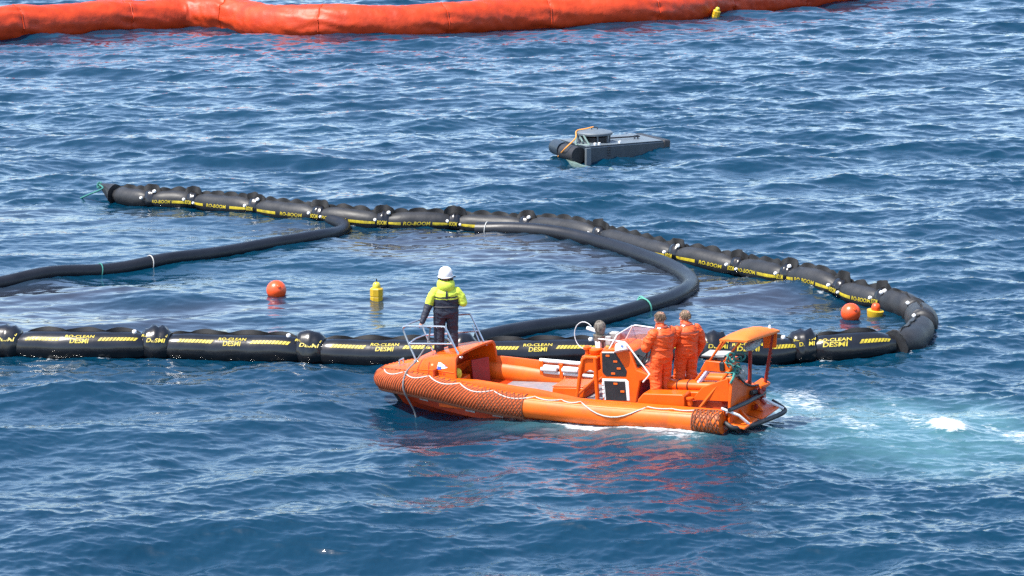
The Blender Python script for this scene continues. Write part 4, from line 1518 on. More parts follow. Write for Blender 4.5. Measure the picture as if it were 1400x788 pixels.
MB().prism([(-3.20, 0.12), (-3.20, 0.42), (-3.46, 0.12)], -0.36, -0.26).build('step_bracket', M_TUBE, boat, bevel=0.01)
MB().prism([(-3.20, 0.14), (-3.20, 0.38), (-3.44, 0.12)], 0.40, 0.46).build('step_bracket', M_TUBE, boat, bevel=0.01)


def boat_thing(o, label, cat):
    o.matrix_world = BOAT_M
    return tag(o, label, cat)


# loose things aboard
mb = MB()
for k in range(11):
    c = Vector((-3.22 + 0.06 * rng.standard_normal(), 0.50 + 0.13 * rng.standard_normal(), 1.30 + 0.10 * rng.standard_normal()))
    R3 = Matrix.Rotation(rng.random() * 6, 3, 'Z') @ Matrix.Rotation(0.6 + rng.random() * 1.6, 3, 'X')
    mb.tube([c + R3 @ Vector((0.13 * math.cos(a), 0.10 * math.sin(a), 0.02 * math.sin(3 * a))) for a in np.linspace(0, 2 * math.pi, 16, endpoint=False)], 0.017, 6, closed=True)
mb.tube(spline([(-3.25, 0.6, 1.25), (-3.28, 0.75, 1.16), (-3.30, 0.88, 1.10), (-3.26, 0.92, 1.02)], 4), 0.03, 6)
boat_thing(mb.build('rope_coil', M_ROPE_T), 'tangled coil of teal rope hung over the stern of the orange boat', 'rope')


def lump(c, r3, seed, amp=0.12, n=18, m=12):
    mb = MB()
    rings = []
    for i in range(m + 1):
        p = math.pi * (0.02 + 0.96 * i / m)
        ring = []
        for j in range(n):
            q = 2 * math.pi * j / n
            d = Vector((math.sin(p) * math.cos(q), math.sin(p) * math.sin(q), math.cos(p)))
            k = 1 + amp * (vnoise(d.x * 2 + seed, d.y * 2, d.z * 2) + 0.5 * vnoise(d.x * 5 + seed, d.y * 5, d.z * 5))
            ring.append((c[0] + d.x * r3[0] * k, c[1] + d.y * r3[1] * k, c[2] + d.z * r3[2] * k))
        rings.append(ring)
    return mb.loft(rings, 0, True, True, True)


boat_thing(lump((-3.28, 0.34, 1.10), (0.12, 0.20, 0.14), 3, 0.4).build('sack', M_BAG), 'grey cloth sack hanging under the teal rope coil', 'sack')
boat_thing(lump((-3.42, 0.02, 1.62), (0.14, 0.34, 0.095), 8, 0.3).build('cloth_roll', M_BAG), 'grey white cloth roll lashed under the orange canopy', 'cloth')
hh = empty('hard_hat')
mb = MB()
mb.lathe([(0.135, -0.02), (0.14, 0.02), (0.13, 0.09), (0.10, 0.145), (0.05, 0.172), (0.001, 0.178)], n=24)
mb.build('shell', M_WHITE, hh)
mb = MB()
mb.lathe([(0.128, -0.03), (0.17, -0.025), (0.172, -0.015), (0.13, -0.005)], n=24)
mb.build('brim', M_WHITE, hh)
mb = MB()
mb.lathe([(0.001, 0), (0.03, 0), (0.03, 0.02), (0.001, 0.022)], n=10)
o = mb.build('badge', M_BLUE, hh)
o.matrix_local = Matrix.Translation((-0.07, 0.105, 0.06)) @ Matrix.Rotation(-1.35, 4, 'X')
hh.matrix_world = BOAT_M @ Matrix.Translation((-0.60, 0.44, 1.50)) @ Matrix.Rotation(0.35, 4, 'X') @ Matrix.Rotation(0.25, 4, 'Y')
tag(hh, 'white hard hat resting on the console of the orange boat', 'helmet')
mb = MB()
pl = spline([(3.98, 0.46, 1.84), (4.03, 0.44, 1.66), (4.11, 0.42, 1.46), (4.32, 0.58, 1.12), (4.50, 0.76, 0.90), (4.52, 0.93, 0.66), (4.50, 0.92, 0.45), (4.46, 0.80, 0.20), (4.42, 0.72, 0.0), (4.40, 0.70, -0.15)], 6)
mb.tube(pl, 0.019, 7)
for z in (1.84, 1.50, 1.46, 1.42):
    mb.tube([(4.0 + 0.1 * (1.84 - z) + 0.035 * math.cos(a), 0.46 + 0.035 * math.sin(a), z + 0.01 * math.sin(a)) for a in np.linspace(0, 2 * math.pi, 10, endpoint=False)], 0.016, 6, closed=True)
boat_thing(mb.build('painter_rope', M_GREYROPE), 'grey rope hanging from the bow rail down over the collar', 'rope')

# ------------------------------------------------------------------ people
M_SKIN = mat('skin', (0.36, 0.17, 0.115), rough=0.5, var=0.12, scale=14)
M_SUIT = mat('orange_survival_suit', (0.61, 0.070, 0.003), rough=0.62, var=0.12, scale=7, bump=0.35, bscale=14, dirt=(0.33, 0.03, 0.004), dirt_amt=0.4, dscale=5)
M_HIVIS = mat('lime_yellow_fabric', (0.47, 0.56, 0.045), rough=0.65, var=0.1, scale=8, bump=0.25, bscale=16)
M_NAVY = mat('navy_fabric', (0.007, 0.010, 0.022), rough=0.65, var=0.3, scale=8, bump=0.3, bscale=16)
M_BOOT = mat('black_boot_rubber', (0.012, 0.012, 0.013), rough=0.5)
M_HAIR = mat('brown_hair', (0.10, 0.062, 0.034), rough=0.65, var=0.35, scale=40, bump=0.6, bscale=60)
M_HAIR2 = mat('sandy_hair', (0.13, 0.086, 0.05), rough=0.65, var=0.35, scale=40, bump=0.6, bscale=60)
M_COLLAR = mat('charcoal_collar', (0.03, 0.03, 0.035), rough=0.7)
M_TAPE = mat('silver_tape', (0.62, 0.62, 0.60), rough=0.35, var=0.1)
M_DTAPE = mat('dull_red_tape', (0.30, 0.05, 0.02), rough=0.5, var=0.15)


class Figure:
    """joints in body space: x to the person's right, y forward, z up"""

    def __init__(s):
        s.mb = MB()
        s.prims = []          # (p0, r0, p1, r1, material index)

    def limb(s, pts, rs, mi, n=14, flat=1.0):
        P = [Vector(p) for p in pts]
        s.mb.tube(P, list(rs), n)
        for (a, b, ra, rb) in zip(P, P[1:], rs, rs[1:]):
            s.prims.append((a, ra, b, rb, mi))
        for p, r in ((P[0], rs[0]), (P[-1], rs[-1])):
            s.ball(p, r, None)

    def ball(s, c, r, mi, sc=(1, 1, 1)):
        c = Vector(c)
        rings = []
        for i in range(9):
            p = math.pi * (0.04 + 0.92 * i / 8)
            rings.append([(c.x + r * sc[0] * math.sin(p) * math.cos(q), c.y + r * sc[1] * math.sin(p) * math.sin(q), c.z + r * sc[2] * math.cos(p)) for q in np.linspace(0, 2 * math.pi, 14, endpoint=False)])
        s.mb.loft(rings, 0, True, True, True)
        if mi is not None:
            s.prims.append((c, r * (sc[0] + sc[1] + sc[2]) / 3, c, r * (sc[0] + sc[1] + sc[2]) / 3, mi))

    def stack(s, secs, mi_f):
        """elliptic sections (x, y, z, rx, ry)"""
        rings = [[(x + rx * math.cos(q), y + ry * math.sin(q), z) for q in np.linspace(0, 2 * math.pi, 24, endpoint=False)] for x, y, z, rx, ry in secs]
        s.mb.loft(rings, 0, True, True, True)
        for a, b in zip(secs, secs[1:]):
            mi = mi_f((a[2] + b[2]) / 2)
            r = (a[3] + a[4]) / 2
            w = a[3] - a[4]
            for k in (-1, 0, 1):
                s.prims.append((Vector((a[0] + k * w, a[1], a[2])), a[4], Vector((b[0] + k * w, b[1], b[2])), b[4], mi))

    def hand(s, wrist, fwd, palm_n, curl, mi, side=1, sc=1.0):
        """palm and five fingers; palm_n points out of the palm"""
        w = Vector(wrist)
        f = Vector(fwd).normalized()
        n = Vector(palm_n)
        n = (n - f * n.dot(f)).normalized()
        a = f.cross(n).normalized() * side
        L = 0.095 * sc
        for k in (-1, -0.33, 0.33, 1):
            s.mb.tube([w + a * 0.018 * k, w + f * L * 0.5 + a * 0.030 * k, w + f * L + a * 0.033 * k], [0.019 * sc, 0.018 * sc, 0.013 * sc], 8)
        s.prims.append((w, 0.035, w + f * L, 0.04, mi))
        for k, ln in ((1, 0.068), (0.36, 0.080), (-0.32, 0.075), (-1, 0.058)):
            p = w + f * L * 0.95 + a * 0.033 * k
            d = f.copy()
            pts = [p]
            for j in range(3):
                R = Matrix.Rotation(curl * (0.5 + 0.35 * j), 3, a * side * 1.0 if False else f.cross(n))
                d = (d * math.cos(curl * (0.55 + 0.25 * j)) + n * math.sin(curl * (0.55 + 0.25 * j))).normalized() if j == 0 else (d + n * curl * 0.45 - f * curl * 0.25 * j).normalized()
                p = p + d * ln * sc * (0.46, 0.32, 0.26)[j]
                pts.append(p)
            s.mb.tube(pts, [0.0105, 0.010, 0.0092, 0.0085], 7)
            for q0, q1 in zip(pts, pts[1:]):
                s.prims.append((q0, 0.011, q1, 0.011, mi))
        t0 = w + f * 0.025 + a * 0.026
        t1 = t0 + (f * 0.5 + a * 0.75 + n * 0.3).normalized() * 0.042
        t2 = t1 + (f * 0.85 + a * 0.15 + n * (0.4 + curl * 0.3)).normalized() * 0.036
        s.mb.tube([t0, t1, t2], [0.014, 0.012, 0.0095], 7)
        s.prims.append((t0, 0.012, t2, 0.012, mi))

    def head(s, c, yaw, pitch, mi):
        """head with face; c = middle of the skull, yaw > 0 turns to the person's left"""
        M = Matrix.Translation(Vector(c)) @ Matrix.Rotation(yaw, 4, 'Z') @ Matrix.Rotation(pitch, 4, 'X') @ Matrix.Scale(1.12, 4)
        s.HM = M
        secs = [(-0.125, 0.022, 0.040, 0.045), (-0.112, 0.030, 0.050, 0.060), (-0.085, 0.022, 0.060, 0.078), (-0.05, 0.010, 0.068, 0.090), (-0.01, 0.002, 0.073, 0.096), (0.03, -0.004, 0.076, 0.099), (0.065, -0.008, 0.073, 0.094), (0.095, -0.012, 0.060, 0.078), (0.115, -0.014, 0.036, 0.048), (0.122, -0.014, 0.010, 0.014)]
        rings = [[M @ Vector((rx * math.cos(q), y + ry * math.sin(q), z)) for q in np.linspace(0, 2 * math.pi, 24, endpoint=False)] for z, y, rx, ry in secs]
        s.mb.loft(rings, 0, True, True, True)

        def blob(p, r, sc):
            rr = []
            for i in range(7):
                t = math.pi * (0.05 + 0.9 * i / 6)
                rr.append([M @ (Vector(p) + Vector((r * sc[0] * math.sin(t) * math.cos(q), r * sc[1] * math.sin(t) * math.sin(q), r * sc[2] * math.cos(t)))) for q in np.linspace(0, 2 * math.pi, 10, endpoint=False)])
            s.mb.loft(rr, 0, True, True, True)
        s.mb.tube([M @ Vector((0, 0.092, 0.012)), M @ Vector((0, 0.112, -0.024)), M @ Vector((0, 0.104, -0.036))], [0.010, 0.015, 0.013], 8)     # nose
        blob((0, 0.085, 0.022), 0.03, (1.8, 0.5, 0.35))      # brow
        blob((0, 0.090, -0.066), 0.026, (1.0, 0.45, 0.3))    # upper lip
        blob((0, 0.086, -0.079), 0.024, (1.0, 0.45, 0.3))    # lower lip
        blob((0, 0.078, -0.108), 0.026, (1.1, 0.7, 0.7))     # chin
        for sx in (-1, 1):
            blob((0.076 * sx, -0.004, -0.008), 0.030, (0.36, 0.62, 1.05))       # ear
            blob((0.040 * sx, 0.062, -0.022), 0.028, (0.9, 0.7, 0.7))           # cheek
        cc = M @ Vector((0, 0, 0))
        s.prims.append((cc, 0.11, cc, 0.11, mi))

    def build(s, root, mats, wrinkle, place):
        # loose, padded clothing
        me = bpy.data.meshes.new('raw_body')
        me.from_pydata(s.mb.v, [], s.mb.f)
        o = bpy.data.objects.new('raw_body', me)
        col.objects.link(o)
        rm = o.modifiers.new('rm', 'REMESH')
        rm.mode = 'VOXEL'
        rm.voxel_size = 0.0085
        sm = o.modifiers.new('sm', 'SMOOTH')
        sm.factor = 0.5
        sm.iterations = 3
        dg = bpy.context.evaluated_depsgraph_get()
        out = bpy.data.meshes.new_from_object(o.evaluated_get(dg))
        bpy.data.objects.remove(o)
        bpy.data.meshes.remove(me)
        nv_ = len(out.vertices)
        co = np.empty(nv_ * 3, np.float32)
        out.vertices.foreach_get('co', co)
        co = co.reshape(-1, 3)
        no = np.empty(nv_ * 3, np.float32)
        out.vertices.foreach_get('normal', no)
        no = no.reshape(-1, 3)
        best = np.full(nv_, 1e9)
        lab = np.zeros(nv_, int)
        for a, ra, b, rb, mi in s.prims:
            A, B_ = np.array(a), np.array(b)
            v = B_ - A
            t = np.clip(((co - A) @ v) / (v @ v + 1e-9), 0, 1)
            d = np.linalg.norm(co - A - t[:, None] * v, axis=1) - (ra + (rb - ra) * t)
            k = d < best
            best[k] = d[k]
            lab[k] = mi
        # cloth folds
        amp = np.array([wrinkle.get(i, 0.0) for i in range(len(mats))])[lab]
        f = np.array([vnoise(p[0] * 4.5, p[1] * 4.5, p[2] * 9) + 0.45 * vnoise(p[0] * 10 + 5, p[1] * 10, p[2] * 19 + 8 * p[0]) for p in co])
        ridg = 1 - 2 * np.abs(f)
        co = co + no * (amp * (ridg - 0.5))[:, None]
        out.vertices.foreach_set('co', co.ravel().astype(np.float32))
        for m in mats:
            out.materials.append(m)
        npoly = len(out.polygons)
        ls = np.empty(npoly, np.int32)
        out.polygons.foreach_get('loop_start', ls)
        vi = np.empty(len(out.loops), np.int32)
        out.loops.foreach_get('vertex_index', vi)
        out.polygons.foreach_set('material_index', lab[vi[ls]].astype(np.int32))
        out.polygons.foreach_set('use_smooth', np.ones(npoly, bool))
        out.update()
        out.name = 'body'
        ob = bpy.data.objects.new('body', out)
        link(ob, root)
        return ob


def hair_cap(fig, root, mat_, seed, low=-0.05):
    """short hair as a thick uneven cap of many small locks, open at the face"""
    M = fig.HM
    mb = MB()
    rings = []
    n, m = 40, 18
    for i in range(m + 1):
        p = math.pi * 0.5 * 1.28 * i / m
        ring = []
        for j in range(n):
            q = 2 * math.pi * j / n
            d = Vector((math.sin(p) * math.cos(q), math.sin(p) * math.sin(q), math.cos(p)))
            face = max(0.0, math.sin(q)) ** 2          # front
            lowlim = 0.055 * face + (-0.075) * (1 - face)
            z = d.z * 0.124
            zz = max(z, lowlim)
            k = 1 + 0.06 * vnoise(d.x * 4 + seed, d.y * 4, d.z * 4) + 0.07 * vnoise(d.x * 11 + seed, d.y * 11, d.z * 9)
            thin = 1.0 if z >= lowlim else 0.97
            r = Vector((d.x * 0.0855 * k * thin, -0.008 + d.y * 0.107 * k * thin, zz * k + 0.006))
            ring.append(M @ r)
        rings.append(ring)
    mb.loft(rings, 0, True, False, True)
    r_ = np.random.default_rng(seed)
    for k in range(260):
        p = 1.75 * math.sqrt(r_.random())
        q = 2 * math.pi * r_.random()
        face = max(0.0, math.sin(q)) ** 2
        z = math.cos(p) * 0.124
        if z < 0.055 * face - 0.075 * (1 - face):
            continue
        d = Vector((math.sin(p) * math.cos(q), math.sin(p) * math.sin(q), math.cos(p)))
        base = Vector((d.x * 0.084, -0.008 + d.y * 0.105, z))
        t = Vector((r_.standard_normal() * 0.4, 0.5 + r_.standard_normal() * 0.3, -0.6)).normalized()
        e = base + d * 0.012 + t * (0.018 + 0.012 * r_.random())
        mb.tube([M @ base, M @ ((base + e) / 2 + d * 0.007), M @ e], [0.006, 0.005, 0.002], 4)
    return mb.build('hair', mat_, root, angle=80)


def set_person(root, foot_w, heading, lean=0.0):
    """heading: world direction the person faces"""
    h = math.atan2(heading[1], heading[0]) - math.pi / 2
    root.matrix_world = Matrix.Translation(foot_w) @ Matrix.Rotation(h, 4, 'Z')
    return root.matrix_world.inverted()


def bw(x, y, z):
    return BOAT_M @ Vector((x, y, z))


# ---- the man at the bow: lime and navy jacket, white helmet, seen from behind
man = empty('person')
foot = bw(3.88, 0.02, 1.20)
foot.z -= 0.03
Mi_ = set_person(man, foot, (-0.10, 1.0))
F = Figure()
SK, HV, NV_, BT = 0, 1, 2, 3
for sx in (-1, 1):
    hx, kx, ax = 0.13 * sx, 0.15 * sx, 0.155 * sx
    F.limb([(hx, 0.0, 0.92), (kx, 0.03, 0.50), (ax, -0.02, 0.11)], [0.15, 0.125, 0.11], NV_)
    F.limb([(ax, -0.03, 0.06), (ax + 0.01 * sx, 0.05, 0.05), (ax + 0.015 * sx, 0.16, 0.035)], [0.055, 0.055, 0.042], BT)
F.stack([(0, 0, 0.80, 0.23, 0.17), (0, -0.01, 0.93, 0.285, 0.19), (0, 0, 1.04, 0.27, 0.18), (0, 0, 1.14, 0.28, 0.185), (0, -0.005, 1.26, 0.29, 0.195), (0, -0.01, 1.36, 0.275, 0.185), (0, -0.01, 1.44, 0.20, 0.13), (0, 0, 1.49, 0.10, 0.085)], lambda z: HV if z > 1.24 else NV_)
F.limb([(0, 0.0, 1.46), (0, 0.012, 1.60)], [0.066, 0.058], SK)
F.head((0, 0.03, 1.695), -0.25, 0.05, SK)
rail_hand = Mi_ @ bw(4.24, 0.44, 1.885)
lh = Vector(rail_hand)
# left arm (picture left) straight down to the rail
le = Vector((-0.375, -0.02, 1.10))
lw = lh + Vector((0.05, 0.0, 0.075))
F.limb([(-0.235, -0.01, 1.37), (-0.32, -0.015, 1.25), le], [0.108, 0.102, 0.094], HV)
F.limb([le, (le + lw) / 2, lw], [0.094, 0.082, 0.060], NV_)
F.hand(lw + Vector((0, 0, -0.01)), (lh - lw) + Vector((-0.03, 0.01, -0.02)), (0.75, 0.1, -0.4), 0.9, SK, 1)
# right arm bent in front of the chest
re = Vector((0.375, -0.02, 1.12))
rw = Vector((0.20, 0.235, 1.16))
F.limb([(0.235, -0.01, 1.37), (0.33, -0.01, 1.25), re], [0.110, 0.104, 0.096], HV)
F.limb([re, (re + rw) / 2, rw], [0.096, 0.082, 0.060], NV_)
F.hand(rw, (-0.6, 0.55, 0.15), (-0.4, 0.1, -0.9), 0.9, SK, -1)
F.build(man, [M_SKIN, M_HIVIS, M_NAVY, M_BOOT], {1: 0.007, 2: 0.010}, None)
# hood lying on the shoulders, dark back seam, waist belt, cuffs
mb = MB()
rings = []
for i in range(13):
    u = i / 12
    a = -math.pi * 0.5 + (u - 0.5) * 2 * math.pi * 0.80
    c = Vector((0.135 * math.cos(a), 0.005 + 0.125 * math.sin(a), 1.53 + 0.03 * math.sin(a)))
    r = 0.062 + 0.042 * math.sin(math.pi * u)
    t = Vector((-math.sin(a), math.cos(a), 0))
    o_ = Vector((math.cos(a), math.sin(a), 0))
    rings.append([c + (o_ * math.cos(q) * 0.8 + Vector((0, 0, 1)) * math.sin(q) * 1.25) * r * (1 + 0.10 * vnoise(i * 0.7, q, 1)) for q in np.linspace(0, 2 * math.pi, 14, endpoint=False)])
mb.loft(rings, 0, True, True, True).build('hood', M_HIVIS, man, angle=80)
mb = MB()
mb.add([(0.028, -0.208, 1.24), (-0.022, -0.208, 1.24), (-0.018, -0.206, 1.36), (-0.018, -0.165, 1.46), (0.02, -0.165, 1.46), (0.022, -0.206, 1.36)], [(0, 1, 2, 5), (5, 2, 3, 4)])
mb.build('back_strap', M_NAVY, man, smooth=False)
mb = MB()
mb.tube([(0.274 * math.cos(q), -0.002 + 0.186 * math.sin(q), 1.05 + 0.004 * math.sin(3 * q)) for q in np.linspace(0, 2 * math.pi, 28, endpoint=False)], 0.017, 7, closed=True)
mb.build('waist_belt', M_COLLAR, man)
# helmet with ear defenders
HM = F.HM
HMAT = HM @ Matrix.Translation((0, -0.005, 0.03)) @ Matrix.Scale(1.18, 4)
mb = MB()
mb.lathe([(0.128, -0.015), (0.131, 0.02), (0.124, 0.07), (0.098, 0.118), (0.055, 0.142), (0.001, 0.148)], n=26)
mb.v = [(v[0] * 0.90, v[1] * 1.06, v[2]) for v in mb.v]
mb.build('helmet_shell', M_WHITE, man).matrix_local = HMAT
mb = MB()
mb.box((-0.008, -0.12, 0.06), (0.008, 0.11, 0.152))
mb.v = [(v[0] * 2.2, v[1], v[2] if v[2] < 0.1 else v[2]) for v in mb.v]
mbb = MB()
mbb.lathe([(0.115, -0.022), (0.15, -0.02), (0.152, -0.01), (0.12, -0.004)], n=26)
mbb.v = [(v[0] * 0.86, v[1] * 1.05 + (0.015 if v[1] > 0 else 0), v[2]) for v in mbb.v]
mbb.build('helmet_brim', M_WHITE, man).matrix_local = HMAT
for sx in (-1, 1):
    mb = MB()
    mb.lathe([(0.001, 0.0), (0.034, 0.0), (0.042, 0.012), (0.042, 0.035), (0.03, 0.048), (0.001, 0.05)], n=14)
    o = mb.build('ear_defender', M_HATCH, man)
    o.matrix_local = HMAT @ Matrix.Translation((0.078 * sx, 0.0, -0.055)) @ Matrix.Rotation(math.pi / 2 * sx, 4, 'Y')
mb = MB()
mb.tube([(0.09, 0.03, -0.03), (0.135, 0.07, -0.035), (0.15, 0.085, -0.035)], 0.012, 6)
mb.build('ear_defender_arm', M_HATCH, man).matrix_local = HMAT
tag(man, 'person in lime and navy jacket and white helmet standing on the bow, hand on rail', 'person')


# ---- two crew at the helm in orange survival suits
def crew(foot, heading, height, arms, head_yaw, head_pitch, hair, label, seed, stride=0.0):
    P = empty('person')
    Mi_ = set_person(P, foot, heading)
    F = Figure()
    SK, SU, BT, CL = 0, 1, 2, 3
    k = height / 1.80
    z = lambda v: v * k
    for sx in (-1, 1):
        hx, kx, ax = 0.12 * sx, 0.145 * sx, 0.15 * sx
        fy = stride * sx
        F.limb([(hx, -0.01, z(0.93)), (kx, 0.03 + fy * 0.5, z(0.52)), (kx + 0.005 * sx, fy * 0.8, z(0.30)), (ax, -0.02 + fy, z(0.12))], [0.148, 0.128, 0.122, 0.108], SU)
        F.limb([(ax, -0.03 + fy, 0.06), (ax, 0.05 + fy, 0.05), (ax, 0.17 + fy, 0.035)], [0.06, 0.06, 0.045], BT)
    F.stack([(0, -0.02, z(0.80), 0.20, 0.16), (0, -0.02, z(0.92), 0.255, 0.195), (0, -0.01, z(1.04), 0.25, 0.19), (0, -0.01, z(1.16), 0.262, 0.20), (0, -0.015, z(1.28), 0.272, 0.21), (0, -0.02, z(1.38), 0.262, 0.195), (0, -0.015, z(1.455), 0.19, 0.145), (0, 0.0, z(1.51), 0.10, 0.095)], lambda q: SU)
    F.limb([(0, 0.0, z(1.46)), (0, 0.02, z(1.50))], [0.095, 0.090], CL)
    F.limb([(0, 0.02, z(1.51)), (0, 0.035, z(1.58))], [0.070, 0.066], SK)
    F.head((0, 0.055, z(1.80) - 0.150), head_yaw, head_pitch, SK)
    for sx in (-1, 1):
        e, w_, f_, n_ = arms[sx]
        e, w_ = Vector(e), Vector(w_)
        sh = Vector((0.245 * sx, -0.015, z(1.385)))
        F.limb([sh, (sh + e) / 2 + Vector((0.02 * sx, 0, 0)), e], [0.118, 0.112, 0.100], SU)
        F.limb([e, (e + w_) / 2, w_], [0.100, 0.085, 0.064], SU)
        F.limb([w_ - (w_ - e).normalized() * 0.01, w_ + (w_ - e).normalized() * 0.02], [0.046, 0.042], CL)
        F.hand(w_ + (w_ - e).normalized() * 0.02, f_, n_, 0.85, SK, sx)
    F.build(P, [M_SKIN, M_SUIT, M_BOOT, M_COLLAR], {1: 0.015}, None)
    hair_cap(F, P, hair, seed)
    mb = MB()
    mb.tube([(0.104 * math.cos(q), 0.008 + 0.098 * math.sin(q), z(1.51) + 0.014 * math.sin(q)) for q in np.linspace(0, 2 * math.pi, 24, endpoint=False)], 0.036, 8, closed=True)
    mb.build('suit_collar', M_DTAPE, P)
    # shoulder patch and darker band across the back
    mb = MB()
    rows = []
    for zz, ry, rx in ((z(1.375), 0.204, 0.275), (z(1.335), 0.212, 0.284)):
        rows.append([(rx * math.cos(q), -0.02 + ry * 1.02 * math.sin(q), zz) for q in np.linspace(-math.pi * 0.93, -math.pi * 0.07, 16)])
    mb.loft(rows, 0, False)
    mb.build('back_band', M_DTAPE, P)
    mb = MB()
    mb.tube([(0.256 * math.cos(q), -0.012 + 0.196 * math.sin(q), z(1.08)) for q in np.linspace(0, 2 * math.pi, 28, endpoint=False)], 0.014, 7, closed=True)
    mb.build('waist_seam', M_SUIT, P)
    for sx in (-1, 1):
        mb = MB()
        mb.add([(0.10 * sx, -0.10, z(1.475)), (0.15 * sx, -0.10, z(1.455)), (0.155 * sx, -0.03, z(1.47)), (0.105 * sx, -0.03, z(1.49))], [(0, 1, 2, 3)])
        o = mb.build('shoulder_patch', M_TAPE, P, smooth=False)
        o.location.z = 0.03
    return tag(P, label, 'person')


crew(bw(-1.36, 0.28, ZF), (-0.60, 0.80), 1.95,
     {-1: ((-0.35, 0.10, 1.20), (-0.16, 0.36, 1.28), (0.25, 0.95, 0.05), (0.3, 0.1, -0.9)), 1: ((0.35, 0.10, 1.20), (0.18, 0.36, 1.22), (-0.1, 1.0, 0), (-0.3, 0.1, -0.9))},
     0.78, -0.20, M_HAIR, 'person in orange survival suit steering at the console, hands on the wheel', 5, 0.03)
crew(bw(-1.62, -0.44, ZF), (-0.52, 0.85), 1.82,
     {-1: ((-0.36, 0.04, 1.13), (-0.21, 0.26, 1.00), (0.2, 0.8, -0.3), (0.6, 0.2, -0.4)), 1: ((0.37, -0.04, 1.10), (0.36, 0.07, 0.84), (0.0, 0.12, -1.0), (-1.0, 0.1, 0.0))},
     1.0, -0.16, M_HAIR2, 'person in orange survival suit standing beside the helmsman, one arm hanging', 9, -0.02)

# ------------------------------------------------------------------ the grey skimmer float beyond the boom
M_GREY = mat('pale_grey_deck_paint', (0.085, 0.105, 0.122), rough=0.5, var=0.12, scale=4, dirt=(0.10, 0.11, 0.115), dirt_amt=0.5)
M_SLATE = mat('slate_blue_hull_paint', (0.014, 0.024, 0.036), rough=0.45, var=0.15, scale=3, dirt=(0.05, 0.06, 0.07), dirt_amt=0.5)
M_PALE = mat('weathered_pale_plank', (0.10, 0.15, 0.135), rough=0.5, var=0.2, scale=6)
M_OROPE = mat('orange_rope', (0.62, 0.24, 0.03), rough=0.8, var=0.2, scale=40)
Nn, Rr, Ll, Bb = at(803, 221), at(914, 205), at(764, 211), at(874, 196)
skm = empty('skimmer', ((Nn + Rr + Ll + Bb) / 4))


def P3(u, v, z):
    """place on the float: u along the near side, v towards the far side"""
    a = Nn.lerp(Rr, u)
    b = Ll.lerp(Bb, u)
    q = a.lerp(b, v)
    return Vector((q.x, q.y, z))


def dz(u, v):
    return 0.50 - 0.17 * u + 0.02 * v


rings = []
for u in np.linspace(0, 1, 9):
    rings.append([P3(u, 0.0, -0.4), P3(u, -0.01, 0.0), P3(u, 0.0, dz(u, 0) - 0.05), P3(u, 0.03, dz(u, 0)), P3(u, 0.97, dz(u, 1)), P3(u, 1.0, dz(u, 1) - 0.05), P3(u, 1.0, -0.4)])
MB().loft(rings, 0, True, True, True).build('hull', M_SLATE, skm, angle=30)
rings = [[P3(u, 0.02, dz(u, 0) + 0.004), P3(u, 0.02, dz(u, 0) + 0.02), P3(u, 0.98, dz(u, 1) + 0.02), P3(u, 0.98, dz(u, 1) + 0.004)] for u in np.linspace(0.0, 0.93, 8)]
MB().loft(rings, 0, True, True, True).build('deck', M_GREY, skm, angle=30)
MB().tube([P3(-0.07, 0.10, 0.22), P3(-0.08, 0.55, 0.24)], 0.29, 18).build('fender', M_DARK, skm)
mb = MB()
mb.tube([P3(-0.07, 0.62, 0.28), P3(-0.05, 0.97, 0.30)], 0.27, 16)
mb.build('fender', M_SLATE, skm)
MB().loft([[P3(u, 0.0, -0.2), P3(u, -0.015, dz(u, 0) - 0.02), P3(u, 0.0, dz(u, 0) + 0.03), P3(u, 1.0, dz(u, 1) + 0.03), P3(u, 1.01, 0), P3(u, 1, -0.2)] for u in (0.94, 0.985, 1.02)], 0, True, True, True).build('nose_fender', M_DARK, skm, bevel=0.04)
MB().loft([[P3(-0.02, -0.03, z), P3(0.035, -0.03, z), P3(0.035, 0.03, z), P3(-0.02, 0.03, z)] for z in (-0.3, 0.46)], 0, True, True, True).build('corner_post', M_GREY, skm)
c = P3(0.26, 0.52, 0)
cx, cy = c.x, c.y
MB().lathe([(0.50, 0.42), (0.50, 0.66), (0.46, 0.68), (0.001, 0.68)], (cx, cy, 0), 28).build('intake_ring', M_DARK, skm)
for k in range(8):
    a = k * math.pi / 4 + 0.2
    MB().tube([(cx + 0.56 * math.cos(a), cy + 0.56 * math.sin(a), 0.44), (cx + 0.58 * math.cos(a), cy + 0.58 * math.sin(a), 0.76)], 0.03, 8).build('ring_post', M_GREY, skm)
lid = MB().lathe([(0.001, 0.72), (0.60, 0.72), (0.655, 0.735), (0.66, 0.80), (0.635, 0.825), (0.5, 0.86), (0.25, 0.90), (0.001, 0.905)], (cx, cy, 0), 36).build('lid', M_GREY, skm, angle=30)
MB().tube([(cx - 0.08, cy, 0.88), (cx - 0.08, cy, 0.98), (cx + 0.12, cy, 0.96), (cx + 0.12, cy, 0.88)], 0.025, 7).build('lid_handle', M_SLATE, lid)
st = MB()
e0 = Vector((cx - 0.60, cy - 0.2, 0.78))
for p, q in ((P3(-0.02, 0.35, 0.5), e0), (P3(0.06, 0.10, 0.5), e0 + Vector((0.2, -0.2, 0))), (P3(-0.02, 0.35, 0.5), P3(0.07, 0.10, 0.52)), (P3(0.02, 0.22, 0.62), e0 + Vector((0.1, -0.1, -0.1)))):
    st.tube([p, q], 0.035, 7)
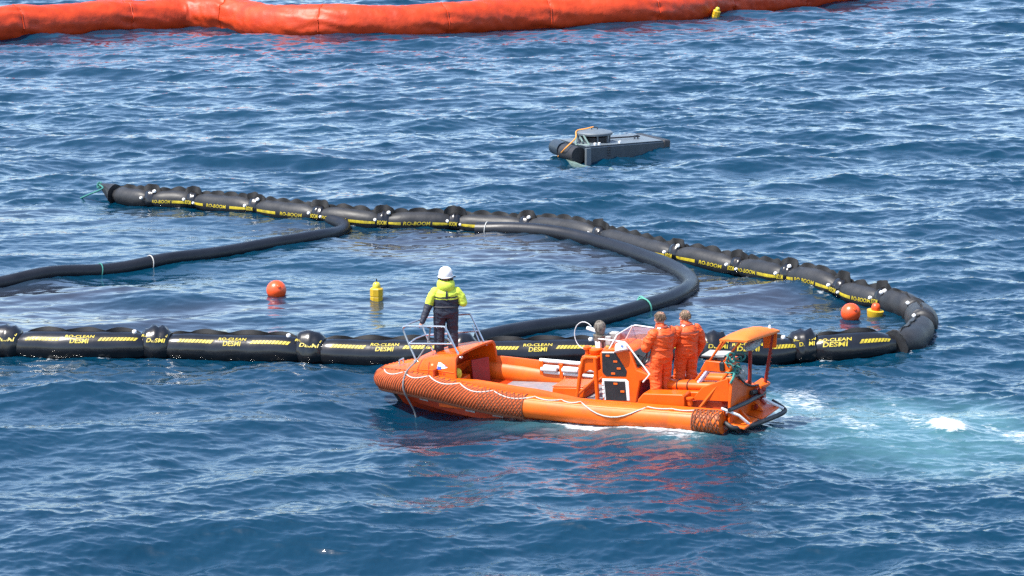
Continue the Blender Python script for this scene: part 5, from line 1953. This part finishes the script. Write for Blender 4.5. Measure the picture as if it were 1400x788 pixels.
st.build('brace_frame', M_PALE, skm)
MB().tube([P3(0.45, 0.5, 0.52), P3(0.80, 0.45, 0.46)], 0.03, 7).build('deck_rod', M_DARK, skm)
MB().tube([P3(0.72, 0.4, 0.38), P3(0.72, 0.4, 0.52), P3(0.76, 0.4, 0.52), P3(0.76, 0.4, 0.38)], 0.03, 7).build('deck_cleat', M_SLATE, skm)
for u in (0.12, 0.17, 0.42):
    MB().lathe([(0.001, -0.03), (0.05, -0.03), (0.05, 0.05), (0.001, 0.06)], tuple(P3(u, 0.08, dz(u, 0) + 0.05)), 10).build('deck_bolt', M_WHITE, skm)
mb = MB()
for q in range(4):
    zz = 0.10 + 0.10 * q
    mb.tube([P3(0.245, -0.012, zz), P3(0.275, -0.012, zz)], 0.022, 6)
mb.build('draught_mark', M_DARK, skm)
# the bottom plank shows at the surface on the near side
pa, pb, pc = at(768, 217), at(800, 229), at(846, 236)
w_ = lambda p, z: Vector((p.x, p.y, swell(p.x, p.y) + z))
mb = MB()
q = [w_(pa, 0.05), w_(at(800, 226), 0.05), w_(at(835, 232), 0.02), w_(pc, -0.03), w_(at(835, 235), -0.01), w_(at(803, 231), 0.02), w_(at(780, 222), 0.04)]
mb.add(q + [p - Vector((0, 0, 0.25)) for p in q], [tuple(range(7)), tuple(range(13, 6, -1))] + [(i, (i + 1) % 7, 7 + (i + 1) % 7, 7 + i) for i in range(7)])
mb.build('bottom_plank', M_PALE, skm)
rebase(skm)
tag(skm, 'grey skimmer float with a round lid on deck, adrift outside the boom', 'skimmer')
lt = Vector((cx - 0.1, cy - 0.3, 0.93))
mb = MB()
mb.tube(spline([w_(at(763, 216), 0.02), P3(-0.16, 0.30, 0.45), P3(-0.03, 0.33, 0.74), Vector((cx - 0.62, cy - 0.15, 0.86)), Vector((cx - 0.3, cy - 0.1, 0.93)), Vector((cx - 0.02, cy, 0.985))], 5), 0.022, 7)
tag(mb.build('lashing_rope', M_OROPE), 'orange rope running from the skimmer lid down into the sea', 'rope')
